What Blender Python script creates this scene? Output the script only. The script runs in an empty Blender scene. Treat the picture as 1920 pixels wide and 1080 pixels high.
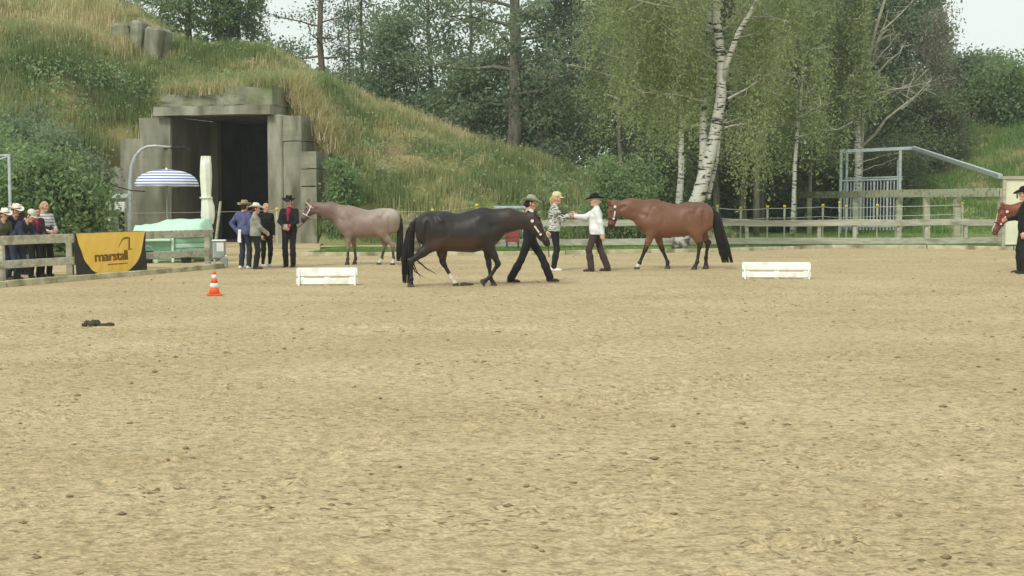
import bpy, math, random
import numpy as np
from math import radians, sin, cos, pi, atan2, sqrt, hypot
from mathutils import Vector, Matrix

random.seed(7)
RNG = np.random.default_rng(11)
scene = bpy.context.scene
col = scene.collection

# ------------------------------------------------------------------ camera
FPX, EYE, HOR = 2500.0, 1.6, 379.0            # focal length in photo pixels, eye height, horizon row
PITCH = math.atan((540 - HOR) / FPX)
cam_d = bpy.data.cameras.new('camera')
cam_d.sensor_width = 36.0
cam_d.lens = FPX / 1920 * 36.0
cam_d.clip_start, cam_d.clip_end = 0.1, 3000
cam = bpy.data.objects.new('camera', cam_d)
cam.location = (0, 0, EYE)
cam.rotation_euler = (pi / 2 - PITCH, 0, 0)
col.objects.link(cam)
scene.camera = cam

# ------------------------------------------------------------------ sky, sun, exposure
SUN_EL, SUN_AZ = radians(44), radians(-30)     # soft light from behind the clouds, camera side, left
world = bpy.data.worlds.new('World')
scene.world = world
world.use_nodes = True
nt = world.node_tree
nt.nodes.clear()
sky = nt.nodes.new('ShaderNodeTexSky')
sky.sky_type = 'NISHITA'
sky.sun_disc = False
sky.sun_elevation = SUN_EL
sky.sun_rotation = pi - SUN_AZ
sky.air_density, sky.dust_density, sky.ozone_density = 1.0, 1.5, 1.0
hs = nt.nodes.new('ShaderNodeHueSaturation')   # grey overcast veil: nearly no blue left
hs.inputs['Saturation'].default_value = 0.12
tint = nt.nodes.new('ShaderNodeMixRGB')       # even cloud cover over the clear sky
tint.inputs[0].default_value = 0.85
tint.inputs[2].default_value = (6.3, 6.95, 6.5, 1)
bg = nt.nodes.new('ShaderNodeBackground')
bg.inputs['Strength'].default_value = 0.105
wo = nt.nodes.new('ShaderNodeOutputWorld')
nt.links.new(sky.outputs[0], hs.inputs['Color'])
nt.links.new(hs.outputs[0], tint.inputs[1])
nt.links.new(tint.outputs[0], bg.inputs['Color'])
nt.links.new(bg.outputs[0], wo.inputs['Surface'])

sun_d = bpy.data.lights.new('sun', 'SUN')
sun_d.energy = 1.5
sun_d.angle = radians(14)
sun_d.color = (1.0, 0.97, 0.91)
sun = bpy.data.objects.new('sun', sun_d)
sd = Vector((sin(SUN_AZ) * cos(SUN_EL), -cos(SUN_AZ) * cos(SUN_EL), sin(SUN_EL)))
sun.rotation_euler = sd.to_track_quat('Z', 'Y').to_euler()
sun.location = (-20, -20, 40)
col.objects.link(sun)

vs = scene.view_settings
vs.view_transform = 'Standard'
vs.look = 'None'
vs.exposure = 0.46
vs.gamma = 1.0
vs.use_curve_mapping = False
scene.render.engine = 'CYCLES'
scene.cycles.filter_width = 1.5
scene.cycles.diffuse_bounces = 6
scene.cycles.max_bounces = 12
scene.cycles.transmission_bounces = 8

# ------------------------------------------------------------------ photo pixel -> place
def ray(u, v):
    a, b = (u - 960) / FPX, -(v - 540) / FPX
    return Vector((a, cos(PITCH) + b * sin(PITCH), -sin(PITCH) + b * cos(PITCH)))
def G(u, v, z=0.0):
    d = ray(u, v)
    t = (z - EYE) / d.z
    return Vector((d.x * t, d.y * t, z))
def AT(u, v, y):
    d = ray(u, v)
    t = y / d.y
    return Vector((d.x * t, y, EYE + d.z * t))
def GX(u, y):
    return (u - 960) / FPX * y

def lin(c):
    c = np.asarray(c, float) / 255.0
    return tuple(np.where(c <= 0.04045, c / 12.92, ((c + 0.055) / 1.055) ** 2.4))

# ------------------------------------------------------------------ numpy noise
def _hash(ix, iy, seed):
    h = (ix.astype(np.int64) * 374761393 + iy.astype(np.int64) * 668265263 + seed * 974634777) & 0xFFFFFFFF
    h = ((h ^ (h >> 13)) * 1274126177) & 0xFFFFFFFF
    return ((h ^ (h >> 16)) & 0xFFFFFF) / float(0xFFFFFF)
def vnoise(x, y, seed=0):
    x = np.asarray(x, float); y = np.asarray(y, float)
    ix, iy = np.floor(x), np.floor(y)
    fx, fy = x - ix, y - iy
    fx = fx * fx * (3 - 2 * fx); fy = fy * fy * (3 - 2 * fy)
    ix = ix.astype(np.int64); iy = iy.astype(np.int64)
    a, b = _hash(ix, iy, seed), _hash(ix + 1, iy, seed)
    c, d = _hash(ix, iy + 1, seed), _hash(ix + 1, iy + 1, seed)
    return (a * (1 - fx) + b * fx) * (1 - fy) + (c * (1 - fx) + d * fx) * fy
def fbm(x, y, seed=0, oct=4):
    s, a, t = 0.0, 1.0, 0.0
    for i in range(oct):
        s = s + a * vnoise(np.asarray(x) * 2 ** i, np.asarray(y) * 2 ** i, seed + i * 17)
        t += a; a *= 0.5
    return s / t
def sstep(a, b, x):
    t = np.clip((np.asarray(x, float) - a) / (b - a), 0, 1)
    return t * t * (3 - 2 * t)

# ------------------------------------------------------------------ materials
MATS = {}
def mat(name, c1, c2=None, scale=6.0, rough=0.85, bump=0.0, bscale=None, spec=0.25, stretch=(1, 1, 1), detail=5.0,
        c3=None, s3=1.5, metal=0.0, coord='Object', attr=None, trans=0.0, lo=0.35, hi=0.65):
    """procedural surface: two or three colours mixed by noise, with fine relief"""
    if name in MATS: return MATS[name]
    m = bpy.data.materials.new(name)
    m.use_nodes = True
    n, l = m.node_tree.nodes, m.node_tree.links
    b = n['Principled BSDF']
    b.inputs['Roughness'].default_value = rough
    b.inputs['Metallic'].default_value = metal
    b.inputs['Specular IOR Level'].default_value = spec
    tc = n.new('ShaderNodeTexCoord')
    mp = n.new('ShaderNodeMapping')
    mp.inputs['Scale'].default_value = stretch
    l.new(tc.outputs[coord], mp.inputs['Vector'])
    if attr:
        at = n.new('ShaderNodeAttribute'); at.attribute_name = attr
        out = at.outputs['Color']
    else:
        nz = n.new('ShaderNodeTexNoise')
        nz.inputs['Scale'].default_value = scale
        nz.inputs['Detail'].default_value = detail
        l.new(mp.outputs[0], nz.inputs['Vector'])
        rp = n.new('ShaderNodeValToRGB')
        rp.color_ramp.elements[0].position, rp.color_ramp.elements[1].position = lo, hi
        rp.color_ramp.elements[0].color = (*c1, 1)
        rp.color_ramp.elements[1].color = (*(c2 or c1), 1)
        l.new(nz.outputs['Fac'], rp.inputs[0])
        out = rp.outputs[0]
    if c3:
        n3 = n.new('ShaderNodeTexNoise'); n3.inputs['Scale'].default_value = s3; n3.inputs['Detail'].default_value = 6
        l.new(mp.outputs[0], n3.inputs['Vector'])
        r3 = n.new('ShaderNodeValToRGB')
        r3.color_ramp.elements[0].position, r3.color_ramp.elements[1].position = 0.5, 0.68
        l.new(n3.outputs['Fac'], r3.inputs[0])
        mx = n.new('ShaderNodeMixRGB'); mx.inputs[2].default_value = (*c3, 1)
        l.new(r3.outputs[0], mx.inputs[0]); l.new(out, mx.inputs[1])
        out = mx.outputs[0]
    l.new(out, b.inputs['Base Color'])
    if bump:
        nb = n.new('ShaderNodeTexNoise')
        nb.inputs['Scale'].default_value = bscale or scale * 4
        nb.inputs['Detail'].default_value = 6
        l.new(mp.outputs[0], nb.inputs['Vector'])
        bp = n.new('ShaderNodeBump')
        bp.inputs['Strength'].default_value = bump
        bp.inputs['Distance'].default_value = 0.02
        l.new(nb.outputs['Fac'], bp.inputs['Height'])
        l.new(bp.outputs[0], b.inputs['Normal'])
    if trans:
        tr = n.new('ShaderNodeBsdfTranslucent'); l.new(out, tr.inputs['Color'])
        ms = n.new('ShaderNodeMixShader'); ms.inputs[0].default_value = trans
        l.new(b.outputs[0], ms.inputs[1]); l.new(tr.outputs[0], ms.inputs[2])
        l.new(ms.outputs[0], n['Material Output'].inputs['Surface'])
    MATS[name] = m
    return m

def ramp_mat(name, stops, attr='rnd', rough=0.7, trans=0.48, spec=0.2):
    """leaf / blade material: colour picked per leaf from a ramp by a random attribute"""
    if name in MATS: return MATS[name]
    m = bpy.data.materials.new(name); m.use_nodes = True
    n, l = m.node_tree.nodes, m.node_tree.links
    b = n['Principled BSDF']
    b.inputs['Roughness'].default_value = rough
    b.inputs['Specular IOR Level'].default_value = spec
    at = n.new('ShaderNodeAttribute'); at.attribute_name = attr
    rp = n.new('ShaderNodeValToRGB')
    el = rp.color_ramp.elements
    while len(el) < len(stops): el.new(0.5)
    for e, (p, c) in zip(el, stops):
        e.position = p; e.color = (*c, 1)
    l.new(at.outputs['Fac'], rp.inputs[0])
    l.new(rp.outputs[0], b.inputs['Base Color'])
    if trans:
        tr = n.new('ShaderNodeBsdfTranslucent'); l.new(rp.outputs[0], tr.inputs['Color'])
        ms = n.new('ShaderNodeMixShader'); ms.inputs[0].default_value = trans
        l.new(b.outputs[0], ms.inputs[1]); l.new(tr.outputs[0], ms.inputs[2])
        l.new(ms.outputs[0], n['Material Output'].inputs['Surface'])
    MATS[name] = m
    return m

# ------------------------------------------------------------------ objects
def tag(o, label=None, cat=None, group=None, kind=None):
    if label: o['label'] = label
    if cat: o['category'] = cat
    if group: o['group'] = group
    if kind: o['kind'] = kind
    return o
def thing(name, label, cat, loc=(0, 0, 0), rotz=0.0, group=None):
    o = bpy.data.objects.new(name, None)
    o.empty_display_size = 0.2
    o.location = loc; o.rotation_euler = (0, 0, rotz)
    col.objects.link(o)
    return tag(o, label, cat, group)
def link(name, me, parent=None, loc=None):
    o = bpy.data.objects.new(name, me)
    col.objects.link(o)
    if parent is not None: o.parent = parent
    if loc is not None: o.location = loc
    return o

def np_mesh(name, v, f, mats, smooth=False, mi=None, rnd=None, vcol=None):
    """mesh from numpy arrays; f is (N,3) or (N,4) or a list of such arrays"""
    me = bpy.data.meshes.new(name)
    fs = f if isinstance(f, list) else [f]
    fs = [np.asarray(a, np.int32) for a in fs if len(a)]
    v = np.asarray(v, np.float32)
    me.vertices.add(len(v)); me.vertices.foreach_set('co', v.ravel())
    loops = np.concatenate([a.ravel() for a in fs])
    sizes = np.concatenate([np.full(len(a), a.shape[1], np.int32) for a in fs])
    starts = np.concatenate([[0], np.cumsum(sizes)[:-1]]).astype(np.int32)
    me.loops.add(len(loops)); me.loops.foreach_set('vertex_index', loops)
    me.polygons.add(len(sizes)); me.polygons.foreach_set('loop_start', starts)
    if mi is not None: me.polygons.foreach_set('material_index', np.asarray(mi, np.int32))
    me.polygons.foreach_set('use_smooth', np.full(len(sizes), smooth, bool))
    if rnd is not None:
        a = me.attributes.new('rnd', 'FLOAT', 'FACE'); a.data.foreach_set('value', np.asarray(rnd, np.float32))
    if vcol is not None:
        a = me.attributes.new('coat', 'FLOAT_COLOR', 'POINT')
        c = np.ones((len(v), 4), np.float32); c[:, :3] = vcol
        a.data.foreach_set('color', c.ravel())
    for m in (mats if isinstance(mats, (list, tuple)) else [mats]): me.materials.append(m)
    me.update(calc_edges=True)
    me.validate()
    return me

class MB:
    """collects boxes, bars, tubes, lathes; build() links them as one mesh"""
    def __init__(s): s.v = []; s.f = []; s.m = []; s.mi = 0
    def add(s, vs, fs):
        o = len(s.v)
        s.v += [tuple(p) for p in vs]
        s.f += [tuple(i + o for i in q) for q in fs]
        s.m += [s.mi] * len(fs)
    def box(s, c, d, rot=None, ch=0.0):
        """box centred at c with full sizes d, optional 3x3 rotation, chamfered long edges via inset"""
        hx, hy, hz = d[0] / 2, d[1] / 2, d[2] / 2
        if ch:
            k = min(ch, hx * .9, hy * .9, hz * .9)
            P = []
            for sx in (-1, 1):
                for sy in (-1, 1):
                    for sz in (-1, 1):
                        P += [(sx * hx, sy * (hy - k), sz * (hz - k)), (sx * (hx - k), sy * hy, sz * (hz - k)), (sx * (hx - k), sy * (hy - k), sz * hz)]
            import itertools
            idx = lambda sx, sy, sz, a: ((sx > 0) * 4 + (sy > 0) * 2 + (sz > 0)) * 3 + a
            F = []
            for a, (b, c2) in ((0, (1, 2)), (1, (0, 2)), (2, (0, 1))):
                for sg in (-1, 1):
                    q = []
                    for t in ((-1, -1), (1, -1), (1, 1), (-1, 1)):
                        k3 = [0, 0, 0]; k3[a] = sg; k3[b] = t[0]; k3[c2] = t[1]
                        q.append(idx(*k3, a))
                    flip = (sg < 0) ^ (a == 1)
                    F.append(tuple(q[::-1]) if flip else tuple(q))
            for a in range(3):          # edges running along axis a
                b, c2 = [(1, 2), (0, 2), (0, 1)][a]
                for s1 in (-1, 1):
                    for s2 in (-1, 1):
                        k1 = [0, 0, 0]; k1[a] = -1; k1[b] = s1; k1[c2] = s2
                        k2 = list(k1); k2[a] = 1
                        F.append((idx(*k1, b), idx(*k2, b), idx(*k2, c2), idx(*k1, c2)))
            for sx in (-1, 1):
                for sy in (-1, 1):
                    for sz in (-1, 1):
                        F.append((idx(sx, sy, sz, 0), idx(sx, sy, sz, 1), idx(sx, sy, sz, 2)))
        else:
            P = [(x, y, z) for x in (-hx, hx) for y in (-hy, hy) for z in (-hz, hz)]
            F = [(0, 1, 3, 2), (4, 6, 7, 5), (0, 4, 5, 1), (2, 3, 7, 6), (0, 2, 6, 4), (1, 5, 7, 3)]
        c = Vector(c)
        P = [c + ((rot @ Vector(p)) if rot else Vector(p)) for p in P]
        s.add(P, F)
        return s
    def bar(s, a, b, w, h, up=(0, 0, 1), ch=0.0):
        """bar from a to b, w across, h along up"""
        a, b = Vector(a), Vector(b)
        x = (b - a); L = x.length; x.normalize()
        z = Vector(up); z = (z - x * z.dot(x)).normalized(); y = z.cross(x)
        R = Matrix((x, y, z)).transposed()
        return s.box((a + b) / 2, (L, w, h), R, ch)
    def tube(s, pts, rad, n=8, cap=True):
        pts = [Vector(p) for p in pts]
        if not hasattr(rad, '__len__'): rad = [rad] * len(pts)
        t0 = (pts[1] - pts[0]).normalized()
        ref = Vector((0, 0, 1)) if abs(t0.z) < 0.9 else Vector((1, 0, 0))
        x = t0.cross(ref).normalized()
        V = []
        for i, p in enumerate(pts):
            t = (pts[min(i + 1, len(pts) - 1)] - pts[max(i - 1, 0)]).normalized()
            x = (x - t * x.dot(t)).normalized(); y = t.cross(x)
            for k in range(n):
                a = 2 * pi * k / n
                V.append(p + (x * cos(a) + y * sin(a)) * rad[i])
        F = [(i * n + k, i * n + (k + 1) % n, (i + 1) * n + (k + 1) % n, (i + 1) * n + k) for i in range(len(pts) - 1) for k in range(n)]
        if cap:
            F.append(tuple(range(n))[::-1]); F.append(tuple((len(pts) - 1) * n + k for k in range(n)))
        s.add(V, F); return s
    def lathe(s, prof, c=(0, 0, 0), n=24, sx=1, sy=1, cap=True):
        V = [(c[0] + r * cos(2 * pi * k / n) * sx, c[1] + r * sin(2 * pi * k / n) * sy, c[2] + z) for r, z in prof for k in range(n)]
        F = [(i * n + k, i * n + (k + 1) % n, (i + 1) * n + (k + 1) % n, (i + 1) * n + k) for i in range(len(prof) - 1) for k in range(n)]
        if cap:
            F.append(tuple(range(n))[::-1]); F.append(tuple((len(prof) - 1) * n + k for k in range(n)))
        s.add(V, F); return s
    def build(s, name, mats, parent=None, smooth=False, origin=None):
        me = bpy.data.meshes.new(name)
        v = s.v
        if origin is not None:
            o = Vector(origin); v = [tuple(Vector(p) - o) for p in v]
        me.from_pydata(v, [], s.f)
        for m in (mats if isinstance(mats, (list, tuple)) else [mats]): me.materials.append(m)
        me.polygons.foreach_set('material_index', s.m)
        me.polygons.foreach_set('use_smooth', [smooth] * len(s.f))
        me.update()
        return link(name, me, parent)

# ------------------------------------------------------------------ smooth solids: tapered capsules blended, meshed by surface nets
def sdf_grid(prims, vox, k, pad=0.05, lo=None, hi=None, carve=()):
    A = np.array([[*p[0], *p[1]] for p in prims]); R = np.array([max(p[2], p[3]) for p in prims])
    if lo is None:
        lo = np.minimum(A[:, :3], A[:, 3:]).min(0) - R.max() - pad
        hi = np.maximum(A[:, :3], A[:, 3:]).max(0) + R.max() + pad
        lo = np.min(np.minimum(A[:, :3], A[:, 3:]) - R[:, None], 0) - pad
        hi = np.max(np.maximum(A[:, :3], A[:, 3:]) + R[:, None], 0) + pad
    n = np.ceil((hi - lo) / vox).astype(int) + 1
    ax = [lo[i] + vox * np.arange(n[i]) for i in range(3)]
    fld = np.full(n, 0.4, np.float32)
    def dist(p, sl):
        a, b = np.array(p[0], float), np.array(p[1], float)
        ra, rb = p[2], p[3]; sy = p[4] if len(p) > 4 else 1.0
        X = ax[0][sl[0]][:, None, None]; Y = ax[1][sl[1]][None, :, None]; Z = ax[2][sl[2]][None, None, :]
        ba = b - a; L2 = max(ba @ ba, 1e-9)
        t = np.clip(((X - a[0]) * ba[0] + (Y - a[1]) * ba[1] + (Z - a[2]) * ba[2]) / L2, 0, 1)
        dx = X - a[0] - t * ba[0]; dy = (Y - a[1] - t * ba[1]) / sy; dz = Z - a[2] - t * ba[2]
        return (np.sqrt(dx * dx + dy * dy + dz * dz) - (ra + (rb - ra) * t)) * min(sy, 1.0)
    def region(p, m):
        r = max(p[2], p[3]) + m
        a, b = np.minimum(p[0], p[1]) - r, np.maximum(p[0], p[1]) + r
        return tuple(slice(max(int((a[i] - lo[i]) / vox), 0), max(min(int((b[i] - lo[i]) / vox) + 2, n[i]), 0)) for i in range(3))
    for p in prims:
        kk = p[5] if len(p) > 5 else k
        sl = region(p, 2 * kk + 2 * vox)
        if any(q.stop <= q.start for q in sl): continue
        d = dist(p, sl); s = fld[sl]
        h = np.clip(0.5 + 0.5 * (s - d) / kk, 0, 1)
        fld[sl] = s * (1 - h) + d * h - kk * h * (1 - h)
    for p in carve:
        kk = p[5] if len(p) > 5 else 0.01
        sl = region(p, 2 * kk + 2 * vox)
        if any(q.stop <= q.start for q in sl): continue
        d = -dist(p, sl); s = fld[sl]
        h = np.clip(0.5 - 0.5 * (s - d) / kk, 0, 1)
        fld[sl] = s * (1 - h) + d * h + kk * h * (1 - h)
    return fld, lo, ax

def surface_nets(fld, lo, vox):
    n = np.array(fld.shape)
    ins = fld < 0
    c = [ins[dx:n[0] - 1 + dx, dy:n[1] - 1 + dy, dz:n[2] - 1 + dz] for dx in (0, 1) for dy in (0, 1) for dz in (0, 1)]
    cnt = sum(q.astype(np.int8) for q in c)
    act = (cnt > 0) & (cnt < 8)
    I = np.argwhere(act)
    if len(I) == 0: return np.zeros((0, 3)), np.zeros((0, 4), int)
    idx = np.full(act.shape, -1, np.int64); idx[act] = np.arange(len(I))
    offs = np.array([(dx, dy, dz) for dx in (0, 1) for dy in (0, 1) for dz in (0, 1)])
    val = np.stack([fld[I[:, 0] + o[0], I[:, 1] + o[1], I[:, 2] + o[2]] for o in offs], 1).astype(float)
    acc = np.zeros((len(I), 3)); num = np.zeros(len(I))
    for a in range(8):
        for b in range(a + 1, 8):
            if np.abs(offs[a] - offs[b]).sum() != 1: continue
            s = (val[:, a] < 0) != (val[:, b] < 0)
            t = np.where(s, val[:, a] / np.where(s, val[:, a] - val[:, b], 1), 0)
            acc += np.where(s[:, None], offs[a] + t[:, None] * (offs[b] - offs[a]), 0); num += s
    V = (I + acc / num[:, None]) * vox + lo
    quads = []
    for a in range(3):
        b, c2 = (a + 1) % 3, (a + 2) % 3
        sl0 = [slice(None)] * 3; sl1 = [slice(None)] * 3
        sl0[a] = slice(0, n[a] - 1); sl1[a] = slice(1, n[a])
        i0, i1 = ins[tuple(sl0)], ins[tuple(sl1)]
        E = np.argwhere(i0 != i1)
        E = E[(E[:, b] > 0) & (E[:, c2] > 0) & (E[:, b] < n[b] - 1) & (E[:, c2] < n[c2] - 1)]
        if len(E) == 0: continue
        fl = i0[E[:, 0], E[:, 1], E[:, 2]]
        def cell(db, dc):
            Q = E.copy(); Q[:, b] -= db; Q[:, c2] -= dc
            return idx[Q[:, 0], Q[:, 1], Q[:, 2]]
        q = np.stack([cell(1, 1), cell(0, 1), cell(0, 0), cell(1, 0)], 1)
        q[~fl] = q[~fl][:, ::-1]
        quads.append(q)
    return V, np.concatenate(quads)

def blob(prims, vox, k, carve=(), wob=0.0, wfreq=14.0, seed=0, cut=None):
    fld, lo, ax = sdf_grid(prims, vox, k, pad=3 * vox, carve=carve)
    if wob:
        X, Y, Z = ax[0][:, None, None], ax[1][None, :, None], ax[2][None, None, :]
        fld = fld + wob * (np.sin(X * wfreq + seed + 3 * np.sin(Z * wfreq * .6)) * np.sin(Z * wfreq * 1.3 + 2 * np.sin(Y * wfreq * .7 + seed)) * np.cos(Y * wfreq * .9 + seed))
    if cut is not None:
        X, Y, Z = np.meshgrid(*ax, indexing='ij')
        fld = np.maximum(fld, cut(X, Y, Z))
    # keep the boundary outside
    fld[0], fld[-1] = 1, 1; fld[:, 0], fld[:, -1] = 1, 1; fld[:, :, 0], fld[:, :, -1] = 1, 1
    return surface_nets(fld, lo, vox)

# ================================================================== MATERIALS
M_SAND = None
def sand_material():
    m = bpy.data.materials.new('arena_sand'); m.use_nodes = True
    n, l = m.node_tree.nodes, m.node_tree.links
    b = n['Principled BSDF']; b.inputs['Roughness'].default_value = 0.95; b.inputs['Specular IOR Level'].default_value = 0.1
    tc = n.new('ShaderNodeTexCoord')
    def noise(sc, st, det=6):
        mp = n.new('ShaderNodeMapping'); mp.inputs['Scale'].default_value = st
        nz = n.new('ShaderNodeTexNoise'); nz.inputs['Scale'].default_value = sc; nz.inputs['Detail'].default_value = det
        l.new(tc.outputs['Object'], mp.inputs[0]); l.new(mp.outputs[0], nz.inputs['Vector'])
        return nz.outputs['Fac']
    def ramp(f, a, b_, ca, cb):
        r = n.new('ShaderNodeValToRGB'); e = r.color_ramp.elements
        e[0].position, e[1].position = a, b_; e[0].color = (*ca, 1); e[1].color = (*cb, 1)
        l.new(f, r.inputs[0]); return r.outputs[0]
    base = ramp(noise(0.35, (1, 1.6, 1), 8), 0.35, 0.66, lin((189, 169, 132)), lin((202, 183, 147)))   # slow drifts of damp and dry sand
    fine = ramp(noise(21.0, (0.62, 1, 1), 8), 0.34, 0.56, (0.66, 0.64, 0.61), (1.05, 1.05, 1.05))        # crumbs of damp sand
    mu = n.new('ShaderNodeMixRGB'); mu.blend_type = 'MULTIPLY'; mu.inputs[0].default_value = 0.85
    l.new(base, mu.inputs[1]); l.new(fine, mu.inputs[2])
    g2 = ramp(noise(70.0, (0.6, 1, 1), 4), 0.34, 0.62, (0.62, 0.60, 0.57), (1.14, 1.14, 1.14))
    m2 = n.new('ShaderNodeMixRGB'); m2.blend_type = 'MULTIPLY'; m2.inputs[0].default_value = 0.7
    l.new(mu.outputs[0], m2.inputs[1]); l.new(g2, m2.inputs[2])
    # damp dark crumbs, in drifts
    fl = ramp(noise(24.0, (0.6, 1, 1), 3), 0.60, 0.66, (0, 0, 0), (1, 1, 1))
    dr = ramp(noise(0.8, (0.5, 1.2, 1), 4), 0.36, 0.62, (0.25, 0.25, 0.25), (1, 1, 1))
    fm = n.new('ShaderNodeMixRGB'); fm.blend_type = 'MULTIPLY'; fm.inputs[0].default_value = 1.0; l.new(fl, fm.inputs[1]); l.new(dr, fm.inputs[2])
    m3 = n.new('ShaderNodeMixRGB'); m3.inputs[2].default_value = (*lin((124, 107, 82)), 1)
    l.new(fm.outputs[0], m3.inputs[0]); l.new(m2.outputs[0], m3.inputs[1])
    l.new(m3.outputs[0], b.inputs['Base Color'])
    bp = n.new('ShaderNodeBump'); bp.inputs['Strength'].default_value = 1.0; bp.inputs['Distance'].default_value = 0.022
    l.new(noise(40.0, (0.65, 1, 1), 7), bp.inputs['Height'])
    l.new(bp.outputs[0], b.inputs['Normal'])
    return m
M_SAND = sand_material()
M_CLOD = mat('damp_clod', lin((138, 118, 88)), lin((158, 137, 104)), 20, 0.95, 0.5)
M_DIRT = mat('packed_dirt', lin((178, 156, 118)), lin((200, 180, 138)), 1.2, 0.95, 0.6, 9, stretch=(0.7, 1, 1), c3=lin((140, 128, 92)), s3=0.6)
M_MEADOW = mat('meadow_soil', lin((112, 134, 72)), lin((142, 160, 92)), 0.9, 0.95, 0.7, 8, c3=lin((140, 138, 88)), s3=0.35)
M_HILL = mat('hill_turf', lin((108, 118, 70)), lin((146, 146, 96)), 0.5, 0.95, 0.8, 6, c3=lin((134, 116, 84)), s3=0.28)
M_CONC = mat('weathered_concrete', lin((128, 126, 111)), lin((167, 164, 149)), 1.1, 0.92, 0.5, 18, c3=lin((104, 102, 84)), s3=0.8, stretch=(1.3, 1.3, 0.4))
M_CONC_D = mat('mossy_concrete', lin((118, 120, 100)), lin((158, 156, 138)), 2.2, 0.95, 0.8, 9, c3=lin((96, 108, 62)), s3=1.1)
M_CONC_S = mat('brownish_concrete', lin((86, 82, 72)), lin((124, 118, 104)), 0.8, 0.95, 0.4, 14, stretch=(1, 1, 0.4))  # darker, browner concrete for reveal, roof slab and jamb
M_DARKIN = mat('tunnel_shade', lin((46, 46, 44)), lin((66, 64, 60)), 1.0, 0.95)  # the tunnel's darkness put into the wall and floor colour
def formwork(m):
    """faint board-mark lines and rain streaks on cast concrete"""
    n, l = m.node_tree.nodes, m.node_tree.links
    b = n['Principled BSDF']; src = b.inputs['Base Color'].links[0].from_socket
    tc = n.new('ShaderNodeTexCoord'); sx = n.new('ShaderNodeSeparateXYZ'); l.new(tc.outputs['Object'], sx.inputs[0])
    nz = n.new('ShaderNodeTexNoise'); nz.inputs['Scale'].default_value = 1.6; l.new(tc.outputs['Object'], nz.inputs['Vector'])
    ma = n.new('ShaderNodeMath'); ma.operation = 'MULTIPLY_ADD'; ma.inputs[1].default_value = 0.10; l.new(nz.outputs['Fac'], ma.inputs[0]); l.new(sx.outputs['Z'], ma.inputs[2])
    mu = n.new('ShaderNodeMath'); mu.operation = 'MULTIPLY'; mu.inputs[1].default_value = 2.6; l.new(ma.outputs[0], mu.inputs[0])
    fr = n.new('ShaderNodeMath'); fr.operation = 'FRACT'; l.new(mu.outputs[0], fr.inputs[0])
    rp = n.new('ShaderNodeValToRGB'); e = rp.color_ramp.elements
    e[0].position, e[0].color = 0.0, (0.70, 0.70, 0.68, 1); e[1].position, e[1].color = 0.07, (1, 1, 1, 1)
    l.new(fr.outputs[0], rp.inputs[0])
    mp = n.new('ShaderNodeMapping'); mp.inputs['Scale'].default_value = (1.7, 1.7, 0.45); l.new(tc.outputs['Object'], mp.inputs[0])
    n2 = n.new('ShaderNodeTexNoise'); n2.inputs['Scale'].default_value = 1.0; n2.inputs['Detail'].default_value = 6; l.new(mp.outputs[0], n2.inputs['Vector'])
    r2 = n.new('ShaderNodeValToRGB'); e = r2.color_ramp.elements
    e[0].position, e[0].color = 0.36, (0.66, 0.67, 0.62, 1); e[1].position, e[1].color = 0.62, (1.06, 1.06, 1.04, 1)
    l.new(n2.outputs['Fac'], r2.inputs[0])
    o = src
    for q, f in ((rp, 0.5), (r2, 0.75)):
        mx = n.new('ShaderNodeMixRGB'); mx.blend_type = 'MULTIPLY'; mx.inputs[0].default_value = f
        l.new(o, mx.inputs[1]); l.new(q.outputs[0], mx.inputs[2]); o = mx.outputs[0]
    l.new(o, b.inputs['Base Color'])
formwork(M_CONC); formwork(M_CONC_D)
M_WOOD = mat('weathered_timber', lin((172, 168, 150)), lin((200, 196, 176)), 5.0, 0.9, 0.4, 24, stretch=(0.3, 3, 3), c3=lin((146, 140, 124)), s3=1.6)
M_WOOD_G = mat('green_grey_timber', lin((164, 164, 140)), lin((192, 192, 166)), 5.0, 0.9, 0.4, 24, stretch=(0.3, 3, 3), c3=lin((132, 134, 108)), s3=1.4)
M_KERB = mat('pale_kerb', lin((176, 168, 136)), lin((206, 200, 168)), 3.0, 0.9, 0.4, c3=lin((130, 124, 92)), s3=1.8)
M_STEEL = mat('galvanised_steel', lin((164, 172, 174)), lin((192, 200, 202)), 8, 0.5, 0.1, spec=0.5, metal=0.25)
M_WHITE = mat('white_paint', lin((226, 230, 224)), lin((238, 240, 236)), 6, 0.6, 0.05, c3=lin((216, 212, 196)), s3=4.0)
M_CREAM = mat('cream_panel', lin((226, 222, 192)), lin((236, 233, 206)), 3, 0.6, 0.05)
M_BLACK = mat('black_plastic', lin((34, 34, 34)), lin((48, 47, 45)), 8, 0.6)

# ================================================================== GROUND
def plane(name, x0, x1, y0, y1, z, m, nx=2, ny=2):
    X, Y = np.meshgrid(np.linspace(x0, x1, nx), np.linspace(y0, y1, ny))
    v = np.stack([X.ravel(), Y.ravel(), np.full(X.size, z)], 1)
    i = np.arange((ny - 1) * nx).reshape(ny - 1, nx)[:, :-1].ravel()
    return link(name, np_mesh(name, v, np.stack([i, i + 1, i + nx + 1, i + nx], 1), m))
tag(plane('ground', -1500, 1500, -60, 2500, -0.06, M_MEADOW, 60, 60), kind='structure')

# outline of the arena's far edge (kerb), metres
EDGE = [(-19.5, 0.0), (-9.46, 24.85), (-9.0, 26.2), (-8.15, 28.6), (-6.95, 32.1), (-6.3, 39.2), (-3.0, 39.6), (1.65, 40.4), (7.0, 42.8), (11.1, 46.2), (14.2, 45.5), (16.6, 44.0), (34.0, 36.0)]
EX = np.array([e[0] for e in EDGE]); EY = np.array([e[1] for e in EDGE])

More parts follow.
